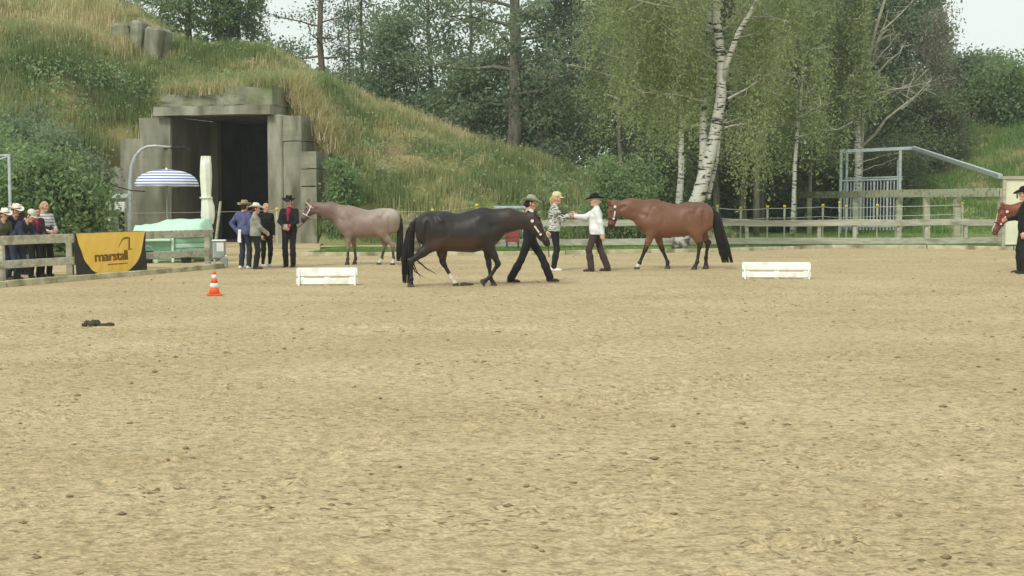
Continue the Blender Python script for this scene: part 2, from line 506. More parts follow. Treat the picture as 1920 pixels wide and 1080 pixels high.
def sand_height(x, y):
    """raked, trodden sand: ripples, crumbs, hoof prints"""
    z = 0.022 * (fbm(x * 0.5, y * 0.5, 3, 3) - 0.5)
    z = z + 0.010 * (fbm(x * 7, y * 14, 5, 3) - 0.5)
    ca, sa = cos(radians(24)), sin(radians(24))
    gx, gy = x * ca + y * sa, -x * sa + y * ca
    groove = np.sin(gy * 2 * pi / 0.34 + 2.5 * fbm(gx * 0.4, gy * 0.4, 9, 2) * 2 * pi)
    z = z + 0.008 * groove * sstep(0.45, 0.7, fbm(gx * 0.16, gy * 0.5, 21, 2))
    z = z + 0.014 * np.maximum(0, fbm(x * 10, y * 17, 31, 2) - 0.56) / 0.44
    z = z + 0.009 * (vnoise(x * 19, y * 30, 37) - 0.5) * sstep(24, 8, y)
    return z
def build_arena():
    nc, nr = 900, 640
    c = np.linspace(-0.56, 0.56, nc)
    O = np.array([0.0, -3.0])
    # distance along every ray to the edge
    rmax = np.zeros(nc)
    for i, t in enumerate(c):
        d = np.array([t, 1.0]); best = 200.0
        for (ax_, ay_), (bx_, by_) in zip(EDGE[:-1], EDGE[1:]):
            e = np.array([bx_ - ax_, by_ - ay_]); w = np.array([ax_, ay_]) - O
            det = d[0] * -e[1] + d[1] * e[0]
            if abs(det) < 1e-9: continue
            s = (w[0] * -e[1] + w[1] * e[0]) / det
            q = (d[0] * w[1] - d[1] * w[0]) / det
            if s > 0 and -1e-6 <= q <= 1 + 1e-6: best = min(best, s)
        rmax[i] = best
    r0 = 6.6
    t = np.linspace(0, 1, nr)[:, None]
    R = r0 * (rmax[None, :] / r0) ** (t ** 0.92)
    X = O[0] + R * c[None, :]; Y = O[1] + R
    Z = sand_height(X, Y)
    # hoof prints: bowl with a pushed-up rim
    rng = np.random.default_rng(5)
    n = 7000
    hy = 3.5 + 42 * rng.random(n) ** 1.25; hx = (rng.random(n) - 0.5) * 1.15 * (hy + 3)
    hs_ = rng.uniform(0.02, 0.05, n); ha = rng.uniform(-1, 1, n); hd = rng.uniform(0.004, 0.012, n)
    # trails: horses have crossed the ring on long slanting lines
    m_ = 2600
    ln = rng.integers(0, 26, m_); s_ = rng.random(m_) * 40 - 8
    ox = -14 + ln * 1.25 + rng.normal(size=m_) * .10; ang = radians(48) + (ln % 3 - 1) * 0.10
    hx[:m_] = ox + s_ * np.cos(ang) + rng.normal(size=m_) * .12; hy[:m_] = 4 + s_ * np.sin(ang) + rng.normal(size=m_) * .12
    hs_[:m_] = rng.uniform(.04, .07, m_); hd[:m_] = rng.uniform(.010, .024, m_)
    for k in range(n):
        rr = hy[k] - O[1]
        if rr < r0: continue
        ci = (hx[k] - O[0]) / rr
        j = int((ci + 0.56) / 1.12 * (nc - 1))
        if j < 2 or j > nc - 3: continue
        if rr > rmax[j] - 0.3 or rr < r0 + 0.3: continue
        i = int((math.log(rr / r0) / math.log(rmax[j] / r0)) ** (1 / 0.92) * (nr - 1))
        wj = int(2.6 * hs_[k] / (1.12 * rr / nc)) + 2
        wi = int(2.6 * hs_[k] / max(R[min(i + 1, nr - 1), j] - R[i, j], 0.004)) + 2
        sl = (slice(max(i - wi, 0), min(i + wi, nr)), slice(max(j - wj, 0), min(j + wj, nc)))
        dx, dy = X[sl] - hx[k], Y[sl] - hy[k]
        a, b = dx * cos(ha[k]) + dy * sin(ha[k]), -dx * sin(ha[k]) + dy * cos(ha[k])
        q = np.sqrt((a / 1.25) ** 2 + b ** 2) / hs_[k]
        Z[sl] += hd[k] * (-np.exp(-(q * 1.25) ** 2 * 1.1) + 0.75 * np.exp(-((q - 1.5) * 2.6) ** 2))
    Z = 0.012 + Z * np.clip((1 - t) * 25, 0.25, 1)
    v = np.stack([X.ravel(), Y.ravel(), Z.ravel()], 1)
    i = np.arange((nr - 1) * nc).reshape(nr - 1, nc)[:, :-1].ravel()
    f = np.stack([i, i + 1, i + nc + 1, i + nc], 1)
    o = link('arena_sand', np_mesh('arena_sand', v, f, M_SAND, smooth=True))
    tag(o, kind='structure')
    # flat continuation of the arena beside and behind the camera
    v2 = [(-40, -50, -0.015), (40, -50, -0.015), (40, 36, -0.015), (34, 36, -0.015), (24.6, 41.1, -0.015), (3.55, 3.4, -0.015), (-3.55, 3.4, -0.015), (-11.4, 17.4, -0.015), (-12.45, 17.3, -0.015), (-19.5, 0, -0.015)]
    me = bpy.data.meshes.new('arena_apron'); me.from_pydata(v2, [], [tuple(range(len(v2)))]); me.materials.append(M_SAND)
    tag(link('arena_apron', me), kind='structure')
build_arena()
def sand_z(x, y): return 0.012 + float(sand_height(np.array([x]), np.array([y]))[0])

# bare trodden dirt behind the spectators' fence, leading to the shelter door
v = [(-30, 8, .006), (-16.2, 8, .006), (-9.6, 24.5, .006), (-6.95, 32.1, .006), (-6.35, 38.4, .006), (-6.4, 44.5, .006), (-7.2, 50.0, .006), (-7.4, 53.5, .006), (-14.5, 56.0, .006), (-15.5, 47, .006), (-13, 40, .006), (-14, 33, .006), (-30, 30, .006)]
me = bpy.data.meshes.new('dirt_path'); me.from_pydata(v, [], [tuple(range(len(v)))]); me.materials.append(M_DIRT)
tag(link('dirt_path', me), kind='structure')
# pale dirt track along the foot of the mound
v = [(-7.0, 47.6, .010), (6, 48.6, .010), (30, 52, .010), (30, 53.2, .010), (6, 49.9, .010), (-7.0, 49.2, .010)]
me = bpy.data.meshes.new('track'); me.from_pydata(v, [], [tuple(range(len(v)))]); me.materials.append(M_DIRT)
tag(link('track', me), kind='structure')

# kerb boards along the arena edge, each a board of its own
def kerb_run(pts, step):
    m = 0
    root = bpy.data.objects.new('kerb', None); col.objects.link(root); tag(root, kind='structure')
    rnd = random.Random(4)
    for (x0, y0), (x1, y1) in zip(pts[:-1], pts[1:]):
        L = hypot(x1 - x0, y1 - y0); n = max(1, round(L / step))
        for k in range(n):
            a = Vector((x0 + (x1 - x0) * k / n, y0 + (y1 - y0) * k / n, 0.055 + rnd.uniform(-.012, .012)))
            b = Vector((x0 + (x1 - x0) * (k + .985) / n, y0 + (y1 - y0) * (k + .985) / n, 0.055 + rnd.uniform(-.012, .012)))
            MB().bar(a, b, 0.07, 0.15, ch=0.012).build('kerb_board', M_KERB, root)
kerb_run([(-11.5, 20.4), (-9.46, 24.9), (-9.0, 26.25), (-8.15, 28.65), (-6.95, 32.15)], 1.6)
kerb_run([(-6.3, 39.25), (-3.0, 39.65), (1.65, 40.45), (7.0, 42.85), (11.1, 46.25), (14.2, 45.55), (16.6, 44.05), (30, 37.9)], 2.4)

# ================================================================== HILL
CR_X = np.array([-60, -30, -26, -22, -18.5, -17, -15.8, -11.0, -9.6, -7.7, -6.2, -2.6, 1.0, 3.8, 5.8, 8.0, 11.0, 200])
CR_Z = np.array([9.0, 9.2, 9.2, 9.0, 8.8, 8.75, 8.65, 8.3, 7.4, 6.4, 5.75, 4.55, 3.5, 2.05, 1.1, 0.35, 0.0, 0.0])
def hill_z(x, y):
    x = np.asarray(x, float); y = np.asarray(y, float)
    crest = np.interp(x, CR_X, CR_Z)
    toe = np.interp(x, [-60, -30, -20, -16, -6, 0, 6, 12], [44, 45, 49, 52.2, 51.0, 51.5, 52.5, 54])
    w = np.interp(x, [-60, -20, -6, 4, 12], [13, 10.5, 8.6, 8.6, 7])
    t = np.clip((y - toe) / w, 0, 1.0)
    prof = t * (1.45 - 0.45 * t)
    back = 1 - 0.55 * sstep(0, 1, (y - toe - w - 3) / 14.0)
    z = crest * prof * back
    # higher ridge on the far left
    r2 = np.interp(x, [-80, -40, -26, -19.5, -16.5, -13.5, -11], [19, 18, 15.0, 11.3, 8.6, 3.0, 0])
    z = np.maximum(z, r2 * sstep(0, 1, (y - 56) / 14.0))
    # bank on the far right, behind the paddock
    r3 = np.interp(x, [14, 20, 24, 30, 60], [0, 1.2, 5.6, 8.0, 11])
    z = np.maximum(z, r3 * sstep(62, 92, y))
    bumpy = (fbm(x * 0.35, y * 0.35, 41, 3) - 0.5) * 0.9 + (fbm(x * 1.3, y * 1.3, 43, 3) - 0.5) * 0.35
    return z + bumpy * sstep(0.05, 1.6, z)
# the tunnel and its forecourt are dug out of the mound
SHX, SHY, SHR = -11.45, 52.9, radians(17)      # shelter face centre and turn
def to_shelter(x, y):
    dx, dy = x - SHX, y - SHY
    return dx * cos(SHR) - dy * sin(SHR), dx * sin(SHR) + dy * cos(SHR)
def hill_surface(x, y):
    z = hill_z(x, y)
    lx, ly = to_shelter(x, y)
    cover = 6.0 + 0.2 * fbm(x, y, 2, 2) - 1.5 * np.maximum(0, np.abs(lx + 0.2) - 2.5) + 0.12 * ly - 0.9 * np.maximum(0, ly - 5.5)
    z = np.where((ly >= 1.15) & (ly < 11) & (np.abs(lx) < 6.5), np.maximum(z, cover), z)
    return np.where((lx > -5.4) & (lx < 4.15) & (ly < 1.15), -0.3, z), lx, ly
nx, ny = 480, 260
X, Y = np.meshgrid(np.linspace(-70, 75, nx), np.linspace(43, 125, ny))
Z, lx, ly = hill_surface(X, Y)
Z = Z - 0.10
v = np.stack([X.ravel(), Y.ravel(), Z.ravel()], 1)
i = np.arange((ny - 1) * nx).reshape(ny - 1, nx)[:, :-1].ravel()
f = np.stack([i, i + 1, i + nx + 1, i + nx], 1)
fz, fl, fy = Z.ravel()[f], np.abs(lx.ravel()[f]).max(1), ly.ravel()[f].max(1)
keep = ~((fl < 2.4) & (fz.min(1) < 1) & (fz.max(1) > 4))
tag(link('hill', np_mesh('hill', v, f[keep], M_HILL, smooth=True)), kind='structure')

# ================================================================== CONCRETE SHELTER
def build_shelter():
    t = thing('concrete_shelter', 'weathered concrete bunker entrance set into the grassy mound', 'bunker', (SHX, SHY, 0), -SHR)
    # local frame: x to the right along the face, y into the mound, z up
    def slab(name, x0, x1, y0, y1, z0, z1, m, ch=0.03, par=t):
        return MB().box(((x0 + x1) / 2, (y0 + y1) / 2, (z0 + z1) / 2), (x1 - x0, y1 - y0, z1 - z0), None, ch).build(name, m, par)
    def rough(name, x0, x1, y0, y1, z0, z1, m, amp, seed):
        """worn cast block: subdivided box with crumbled faces"""
        import bmesh
        bm = bmesh.new(); bmesh.ops.create_cube(bm, size=1.0)
        bmesh.ops.subdivide_edges(bm, edges=bm.edges[:], cuts=9, use_grid_fill=True)
        for v_ in bm.verts:
            q = Vector((x0 + (v_.co.x + .5) * (x1 - x0), y0 + (v_.co.y + .5) * (y1 - y0), z0 + (v_.co.z + .5) * (z1 - z0)))
            k = (float(fbm(q.x * 2.3 + q.y, q.z * 3 + seed, seed, 3)) - .5) * 2
            e = sum(abs(c_) > .49 for c_ in v_.co)
            q += Vector((v_.co.x * amp * k, v_.co.y * amp * 1.6 * k, v_.co.z * amp * 1.4 * k - (amp * .6 * max(0, k) if e > 1 else 0)))
            v_.co = q
        me = bpy.data.meshes.new(name); bm.to_mesh(me); bm.free(); me.materials.append(m)
        return link(name, me, t)
    # left pier with its lower wing, right pier with stepped wing, in cast blocks with open joints
    rough('pier', -3.72, -2.32, 0.0, 9.0, -0.2, 4.98, M_CONC, 0.03, 11)
    rough('wing_wall', -4.65, -3.74, 0.06, 1.3, -0.2, 4.15, M_CONC, 0.05, 12)
    slab('buttress', -5.3, -4.68, 0.2, 1.3, -0.2, 3.0, M_CONC, 0.015)
    slab('pier', 1.98, 2.62, -0.03, 9.0, -0.2, 5.0, M_CONC, 0.05)
    for z0, z1 in ((-0.2, 3.95), (3.98, 4.95)):
        rough('pier_block', 2.63, 3.42, 0.05, 1.4, z0, z1, M_CONC, 0.04, 13 + int(z1))
    for z0, z1 in ((-0.2, 0.93), (0.97, 2.2), (2.23, 2.87), (2.9, 3.55)):
        rough('wing_block', 3.43, 4.12, -0.12, 1.3, z0, z1, M_CONC, 0.045, 19 + int(z1 * 2))
    # lintel beam and the rough slab on top
    rough('lintel', -2.85, 2.28, -0.35, 1.0, 5.02, 5.38, M_CONC, 0.03, 29)
    rough('parapet', 0.15, 2.3, -0.16, 1.16, 5.40, 6.10, M_CONC_D, 0.10, 3)
    rough('parapet', -2.6, 0.14, -0.10, 1.16, 5.40, 5.90, M_CONC_D, 0.16, 7)
    # tunnel: brownish reveal and roof; linings, floor, back wall coloured dark as tunnel shade
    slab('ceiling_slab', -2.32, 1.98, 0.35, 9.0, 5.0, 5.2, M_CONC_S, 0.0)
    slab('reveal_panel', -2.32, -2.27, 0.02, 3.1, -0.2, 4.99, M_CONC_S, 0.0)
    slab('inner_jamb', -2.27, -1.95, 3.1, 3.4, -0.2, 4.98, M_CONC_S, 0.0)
    slab('shade_lining', -2.27, -2.0, 3.41, 8.8, -0.2, 4.99, M_DARKIN, 0.0)
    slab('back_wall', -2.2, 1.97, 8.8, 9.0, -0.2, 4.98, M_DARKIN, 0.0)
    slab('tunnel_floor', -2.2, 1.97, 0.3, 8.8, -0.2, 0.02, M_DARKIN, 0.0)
    slab('shade_lining', 1.90, 1.975, 0.5, 8.8, 0.02, 4.99, M_DARKIN, 0.0)
    slab('door_leaf', -2.0, 1.9, 5.2, 5.3, 0.03, 4.9, M_BLACK, 0.0)
    # rusted bracket and cable on the left jamb
    b = MB().bar((-2.6, -0.06, 3.8), (-1.6, 0.35, 3.72), 0.06, 0.10).bar((-1.95, 0.1, 3.75), (-1.75, 0.2, 4.05), 0.04, 0.04)
    b.build('bracket', M_BLACK, t)
    MB().tube([(-2.4, -0.03, 2.9), (-2.2, -0.05, 2.2), (-2.25, -0.03, 1.2), (-2.2, -0.03, 0.3)], 0.02, 6).build('cable', M_BLACK, t)
build_shelter()
# tumbled concrete on the hill above
p = AT(262, 90, 61.5)
t = thing('concrete_ruin', 'cracked concrete block showing in the grass high on the mound', 'concrete block', (p.x, p.y, p.z - 0.55), radians(-12))
MB().box((0.0, 0, 0.4), (0.55, 1.2, 2.7), Matrix.Rotation(0.08, 3, 'Y'), 0.12).build('block', M_CONC_D, t)
MB().box((-0.72, 0.1, 0.3), (0.85, 1.3, 2.7), Matrix.Rotation(-0.06, 3, 'Y'), 0.15).build('block', M_CONC_D, t)
MB().box((0.78, 0.1, 0.2), (0.9, 1.2, 2.5), Matrix.Rotation(0.12, 3, 'Y'), 0.14).build('block', M_CONC, t)

# ================================================================== FENCES
def rail_fence(name, label, pts, zr, bw, m, post_h, post_w=0.12, rails_per=1, front=-1, sag=0.01, seed=1, thick=0.035, mid=None):
    """posts at pts; boards between successive posts at heights zr (bottom, top)"""
    rnd = random.Random(seed)
    o = Vector((pts[0][0], pts[0][1], 0))
    t = thing(name, label, 'fence', o)
    for (x, y) in pts:
        MB().box((x, y, post_h / 2 - 0.1), (post_w, post_w, post_h + 0.2), Matrix.Rotation(rnd.uniform(-.03, .03), 3, 'Y'), 0.012).build('post', m, t, origin=o)
    for k in range(len(pts) - 1):
        a, b = Vector((*pts[k], 0)), Vector((*pts[k + 1], 0))
        d = (b - a).normalized(); nrm = Vector((d.y, -d.x, 0)) * (-front)
        if nrm.y > 0: nrm = -nrm
        off = nrm * (post_w / 2 + thick / 2 + 0.004 + (0.012 if k % 2 else 0))
        for z0, z1 in zr:
            j0, j1 = rnd.uniform(-sag, sag), rnd.uniform(-sag, sag)
            zc = (z0 + z1) / 2
            MB().bar(a + off + Vector((0, 0, zc + j0)) - d * 0.06, b + off + Vector((0, 0, zc + j1)) + d * 0.06, thick, z1 - z0, ch=0.008).build('board', m, t, origin=o)
    return t
LF = [(-11.7, 22.6), (-10.05, 26.2)] + [tuple(G(u, v)[:2]) for u, v in ((132, 523.5), (267, 511.5), (390, 503.5))]
lf = rail_fence('spectator_fence', 'weathered two-board wooden fence the spectators lean on', LF, ((0.30, 0.46), (0.76, 0.94)), 0.16, M_WOOD, 0.93, 0.13, seed=3)
# one more board end sticking out past the last post
a = Vector((*LF[-1], 0)); d = (Vector((*LF[-1], 0)) - Vector((*LF[-2], 0))).normalized()
BF_U = [(770, 471), (905, 467.5), (1010, 466), (1130, 465), (1262, 464.5), (1400, 464), (1535, 464), (1602, 464), (1684, 463.5), (1736, 463), (1810, 462.5), (1884, 462)]
BF = [tuple(G(u, v)[:2]) for u, v in BF_U]
bf = rail_fence('arena_fence', 'long low two-board wooden fence along the far arena edge', BF, ((0.11, 0.335), (0.76, 0.985)), 0.2, M_WOOD, 0.98, 0.12, seed=8, sag=0.02)
PF_U = [(1488, 70.0), (1516, 67.8), (1602, 62.2), (1684, 57.6), (1736, 55.0), (1793, 52.4), (1876, 49.2)]
PF = [(GX(u, y), y) for u, y in PF_U]
pf = rail_fence('paddock_fence', 'tall grey-green timber paddock fence running back beside the steel pen', PF, ((1.80, 2.12),), 0.3, M_WOOD_G, 2.1, 0.24, seed=9, thick=0.05)

# electric fence posts with yellow caps, and their two wires
M_POST = mat('grey_plastic_post', lin((176, 176, 160)), lin((196, 196, 182)), 8, 0.7)
M_YEL = mat('yellow_insulator', lin((214, 196, 40)), lin((226, 210, 60)), 8, 0.5)
M_WIRE = mat('white_wire', lin((196, 198, 190)), lin((206, 208, 200)), 8, 0.6)
EP = [(244, 397, 47.5, 'beside the grey meter cabinet'), (519, 392, 47.3, 'behind the handler in the red shirt'),
      (811, 394, 47.8, "behind the dark horse's croup"), (894, 385, 47.2, "behind the dark horse's withers"),
      (1345, 387, 49.5, "just right of the bay horse's rump"), (1389, 390, 49.7, "behind the bay horse's tail"),
      (1439, 388, 50.0, 'midway between the bay horse and the paddock fence'), (1471, 387, 52.5, 'just left of the paddock fence end post'),
      (1543, 385, 50.8, 'left of the steel pen, nearer of two'), (1574, 380, 55.5, 'at the left foot of the steel pen, farther one'),
      (1587, 387, 51.2, 'against the left side of the steel pen bars'), (1645, 385, 52.0, 'before the middle of the steel pen bars'),
      (1805, 381, 52.0, 'right of the steel pen under the paddock rail')]
tops = []
for u, v, y, where in EP:
    p = AT(u, v, y)
    t = thing('electric_fence_post', 'yellow-capped electric post ' + where, 'fence post', (p.x, p.y, 0), group='electric fence posts')
    MB().box((0, 0, p.z / 2 - 0.05), (0.05, 0.05, p.z + 0.02), None, 0.01).build('stake', M_WOOD_G, t)
    MB().box((0, 0, p.z - 0.24), (0.075, 0.07, 0.34), None, 0.015).build('sleeve', M_POST, t)
    MB().lathe([(0.03, -0.05), (0.058, -0.045), (0.058, 0.03), (0.04, 0.05), (0.0, 0.055)], (0, 0, p.z), 10).build('cap', M_YEL, t, True)
    tops.append(p)
def wire(name, label, pts, r, dz):
    P = []
    for a, b in zip(pts[:-1], pts[1:]):
        for k in range(6):
            s = k / 6; q = a.lerp(b, s); P.append((q.x, q.y, q.z + dz - 0.015 * 4 * s * (1 - s)))
    P.append(tuple(pts[-1] + Vector((0, 0, dz))))
    o = MB().tube(P, r, 5).build(name, M_WIRE, None, True)
    tag(o, label, 'wire')
near = [p for p, e in zip(tops, EP) if e[0] > 1300 and e[2] < 52.3]
wire('fence_wire', 'upper white electric wire between yellow-capped posts on the right', near, 0.012, -0.06)
wire('fence_wire', 'lower white electric wire between yellow-capped posts on the right', near, 0.010, -0.42)
wire('fence_wire', 'thin electric wire along the foot of the mound behind the horses', tops[0:4], 0.005, -0.05)

# ================================================================== VEGETATION
LEAF = {
 'birch': ramp_mat('birch_leaf', [(0, lin((120, 134, 90))), (.5, lin((154, 166, 116))), (1, lin((188, 194, 150)))]),
 'dark': ramp_mat('dark_leaf', [(0, lin((106, 124, 96))), (.5, lin((136, 154, 120))), (1, lin((170, 184, 152)))]),
 'pine': ramp_mat('pine_needle', [(0, lin((96, 112, 98))), (.5, lin((124, 140, 120))), (1, lin((156, 168, 146)))], trans=0.35),
 'bush': ramp_mat('bush_leaf', [(0, lin((108, 130, 90))), (.5, lin((138, 162, 112))), (1, lin((174, 194, 144)))]),
 'shade': ramp_mat('understorey_leaf', [(0, lin((94, 106, 80))), (.6, lin((124, 138, 102))), (1, lin((156, 168, 128)))]),
 'dead': ramp_mat('dry_twig', [(0, lin((116, 110, 96))), (.6, lin((146, 140, 124))), (1, lin((172, 164, 148)))], trans=0.2),
 'pale': ramp_mat('pale_leaf', [(0, lin((130, 148, 98))), (.6, lin((182, 194, 150))), (1, lin((212, 218, 188)))]),
}
GRASS = ramp_mat('tall_grass', [(0, lin((112, 130, 82))), (.40, lin((146, 162, 104))), (.62, lin((174, 178, 128))), (.80, lin((208, 194, 148))), (1, lin((224, 212, 174)))], trans=0.45, rough=0.8)
TURF = ramp_mat('short_turf', [(0, lin((106, 138, 74))), (.55, lin((138, 168, 96))), (.85, lin((170, 186, 120))), (1, lin((178, 176, 120)))], trans=0.35, rough=0.8)
M_BARK = mat('grey_bark', lin((96, 92, 82)), lin((130, 124, 112)), 3, 0.95, 0.7, 14, stretch=(2.5, 2.5, 0.5))
M_BARK_P = mat('pine_bark', lin((96, 82, 70)), lin((132, 114, 98)), 3, 0.95, 0.7, 14, stretch=(2, 2, 0.6))
M_TWIG = mat('pale_dead_branch', lin((150, 146, 130)), lin((184, 180, 164)), 5, 0.9)
def birch_bark():
    m = bpy.data.materials.new('birch_bark'); m.use_nodes = True
    n, l = m.node_tree.nodes, m.node_tree.links
    b = n['Principled BSDF']; b.inputs['Roughness'].default_value = 0.75; b.inputs['Specular IOR Level'].default_value = 0.2
    tc = n.new('ShaderNodeTexCoord')
    mp = n.new('ShaderNodeMapping'); mp.inputs['Scale'].default_value = (1.6, 1.6, 7.5); mp.inputs['Rotation'].default_value = (0.08, 0.12, 0)
    nz = n.new('ShaderNodeTexNoise'); nz.inputs['Scale'].default_value = 1.7; nz.inputs['Detail'].default_value = 5; nz.inputs['Distortion'].default_value = 0.8
    r = n.new('ShaderNodeValToRGB'); e = r.color_ramp.elements
    e[0].position, e[0].color = 0.40, (*lin((52, 48, 42)), 1)
    e[1].position, e[1].color = 0.475, (*lin((192, 192, 180)), 1)
    l.new(tc.outputs['Object'], mp.inputs[0]); l.new(mp.outputs[0], nz.inputs['Vector']); l.new(nz.outputs['Fac'], r.inputs[0])
    # rough dark bark on the lowest metre and a half of the stem
    sx = n.new('ShaderNodeSeparateXYZ'); l.new(tc.outputs['Object'], sx.inputs[0])
    n2 = n.new('ShaderNodeTexNoise'); n2.inputs['Scale'].default_value = 5; l.new(tc.outputs['Object'], n2.inputs['Vector'])
    ad = n.new('ShaderNodeMath'); ad.operation = 'MULTIPLY_ADD'; ad.inputs[1].default_value = 2.4
    l.new(n2.outputs['Fac'], ad.inputs[0]); l.new(sx.outputs['Z'], ad.inputs[2])
    r2 = n.new('ShaderNodeMapRange'); r2.inputs['From Min'].default_value = 1.25; r2.inputs['From Max'].default_value = 1.7
    l.new(ad.outputs[0], r2.inputs['Value'])
    mx = n.new('ShaderNodeMixRGB'); mx.inputs[1].default_value = (*lin((96, 92, 78)), 1)
    l.new(r2.outputs[0], mx.inputs[0]); l.new(r.outputs[0], mx.inputs[2])
    l.new(mx.outputs[0], b.inputs['Base Color'])
    bp = n.new('ShaderNodeBump'); bp.inputs['Strength'].default_value = 0.4; bp.inputs['Distance'].default_value = 0.02
    l.new(nz.outputs['Fac'], bp.inputs['Height']); l.new(bp.outputs[0], b.inputs['Normal'])
    return m
M_BIRCH = birch_bark()

def leaves(P, size, rng, droop=0.0, asp=0.55, jit=0.5):
    """one folded diamond leaf spray per point -> verts, quads, random value"""
    n = len(P)
    d = rng.normal(size=(n, 3)); d[:, 2] -= droop
    d /= np.linalg.norm(d, axis=1)[:, None]
    r = rng.normal(size=(n, 3)); s = np.cross(d, r); s /= np.linalg.norm(s, axis=1)[:, None] + 1e-9
    L = size * rng.uniform(1 - jit, 1 + jit, n)[:, None]
    nn = np.cross(d, s)
    a = P - d * L * .5; b = P + s * L * asp * .5 + nn * L * .12; c = P + d * L * .5; e = P - s * L * asp * .5 + nn * L * .12
    V = np.stack([a, b, c, e], 1).reshape(-1, 3)
    F = np.arange(4 * n).reshape(n, 4)
    return V, F, np.clip(rng.normal(0.5, 0.22, n), 0, 1)

def crook(a, b, n, rng, amp, sag=0.0):
    """wandering line from a to b"""
    a, b = np.array(a, float), np.array(b, float)
    t = np.linspace(0, 1, n)[:, None]
    p = a + (b - a) * t
    L = np.linalg.norm(b - a)
    w = rng.normal(size=(n, 3)) * amp * L; w[0] = 0
    w = np.cumsum(w, 0) * 0.5; w -= t * w[-1] * 0.6
    p = p + w
    p[:, 2] -= sag * L * (t[:, 0] ** 2)
    return p

def tree(name, label, cat, base, trunks, limbs, leaf, lmat, bark, lsize, rng, nsub=5, sub_len=(0.8, 1.6), per=60, spread=0.35, flat=0.7,
         weep=0.0, group=None, droop=0.3, nside=7, limb_r=0.35, limb_mat=None, bare=0):
    """trunks: list of (pts, r0, r1); limbs: list of (start, end, r).  Foliage grows in clumps on side shoots of the limbs."""
    base = Vector(base)
    t = thing(name, label, cat, base, group=group)
    B = np.array(base)
    mb = MB()
    for pts, r0, r1 in trunks:
        n = len(pts)
        mb.tube([tuple(np.array(p) - B) for p in pts], [r0 + (r1 - r0) * (k / (n - 1)) ** 0.8 for k in range(n)], 10)
    mb.build('trunk', bark, t, True)
    lb = MB(); pts_all = []
    for a, b, r in limbs:
        L = np.linalg.norm(np.array(b) - np.array(a))
        p = crook(a, b, 6, rng, 0.05)
        lb.tube([tuple(q - B) for q in p], [r * (1 - 0.75 * k / 5) for k in range(6)], 5, cap=False)
        if bare and rng.random() < bare: continue
        for k in range(nsub):
            s = rng.uniform(0.3, 1.0); q = p[int(s * 5)] * (1 - (s * 5 % 1)) + p[min(int(s * 5) + 1, 5)] * (s * 5 % 1)
            d = rng.normal(size=3); d[2] = d[2] * flat + 0.1; d /= np.linalg.norm(d)
            e = q + d * rng.uniform(*sub_len)
            if weep: e = q + d * rng.uniform(*sub_len) * 0.5
            lb.tube([tuple(q - B), tuple((q + e) / 2 + rng.normal(size=3) * .06 - B), tuple(e - B)], [r * .35, r * .25, r * .1], 4, cap=False)
            if weep:
                ns = per // 12
                for j in range(ns):
                    st = q + (e - q) * rng.uniform(0, 1.1) + rng.normal(size=3) * [.18, .18, .08]
                    Lw = weep * rng.uniform(0.35, 1.0)
                    m_ = 12
                    tt = rng.uniform(0, 1, m_) ** 0.8
                    dr = rng.normal(size=2) * 0.16
                    pp = st + np.stack([dr[0] * tt + rng.normal(size=m_) * .07, dr[1] * tt + rng.normal(size=m_) * .07, -Lw * tt], 1)
                    pts_all.append(pp)
            else:
                c = q + (e - q) * rng.uniform(0.2, 1.0, per)[:, None] + rng.normal(size=(per, 3)) * spread * [1, 1, flat]
                pts_all.append(c)
    lb.build('limbs', limb_mat or bark, t, True)
    if pts_all:
        P = np.concatenate(pts_all) - B
        P = P[P[:, 2] + B[2] > 0.15]
        V, F, R = leaves(P, lsize, rng, droop)
        cl = vnoise(P[:, 0] * 1.1 + 7 * B[0], P[:, 2] * 1.1 + P[:, 1], 3)
        R = np.clip(R * 0.75 + (cl - 0.5) * 0.5 + 0.12, 0, 1)
        link('crown', np_mesh('crown', V, F, lmat, rnd=R), t)
    return t

def limbs_for(rng, axis, z0, z1, n, reach, rise=0.25, r=0.07, side=None, taper=True):
    """limbs round a trunk axis given as callable z->(x,y,z)"""
    out = []
    for k in range(n):
        s = (k + rng.random()) / n
        z = z0 + (z1 - z0) * s
        a = np.array(axis(z))
        ang = k * 2.4 + rng.uniform(-.5, .5) if side is None else rng.uniform(*side)
        Lr = reach * ((1.1 - 0.75 * s) if taper else 1) * rng.uniform(0.65, 1.15)
        b = a + np.array([cos(ang) * Lr, sin(ang) * Lr, rise * Lr + rng.normal() * .15])
        out.append((a, b, r * (1.1 - 0.6 * s)))
    return out

def line_axis(p0, p1):
    p0, p1 = np.array(p0, float), np.array(p1, float)
    return lambda z: p0 + (p1 - p0) * ((z - p0[2]) / (p1[2] - p0[2]))

def simple_tree(name, label, cat, u, y, H, crown0, reach, kind, seed, r0=0.2, n=16, per=60, lsize=0.2, lean=(0, 0), nsub=5, rise=0.25, spread=0.4, bark=None, weep=0.0,
                group=None, sub_len=(0.8, 1.6), flat=0.7, side=None, taper=True, limb_mat=None, bare=0, zb=None, limb_r=0.06):
    rng = np.random.default_rng(seed)
    x = GX(u, y); z = float(hill_z(x, y)) - 0.2 if zb is None else zb
    p0 = np.array([x, y, z]); p1 = p0 + [lean[0], lean[1], H]
    pts = crook(p0, p1, 9, rng, 0.012)
    ax = lambda zz: np.array([np.interp(zz, pts[:, 2], pts[:, 0]), np.interp(zz, pts[:, 2], pts[:, 1]), zz])
    lm = limbs_for(rng, ax, z + crown0, z + H * 0.97, n, reach, rise, limb_r, side, taper)
    return tree(name, label, cat, p0, [(pts, r0, r0 * 0.25)], lm, None, LEAF[kind], bark or M_BARK, lsize, rng, nsub, sub_len, per, spread, flat, weep, group, limb_mat=limb_mat, bare=bare)

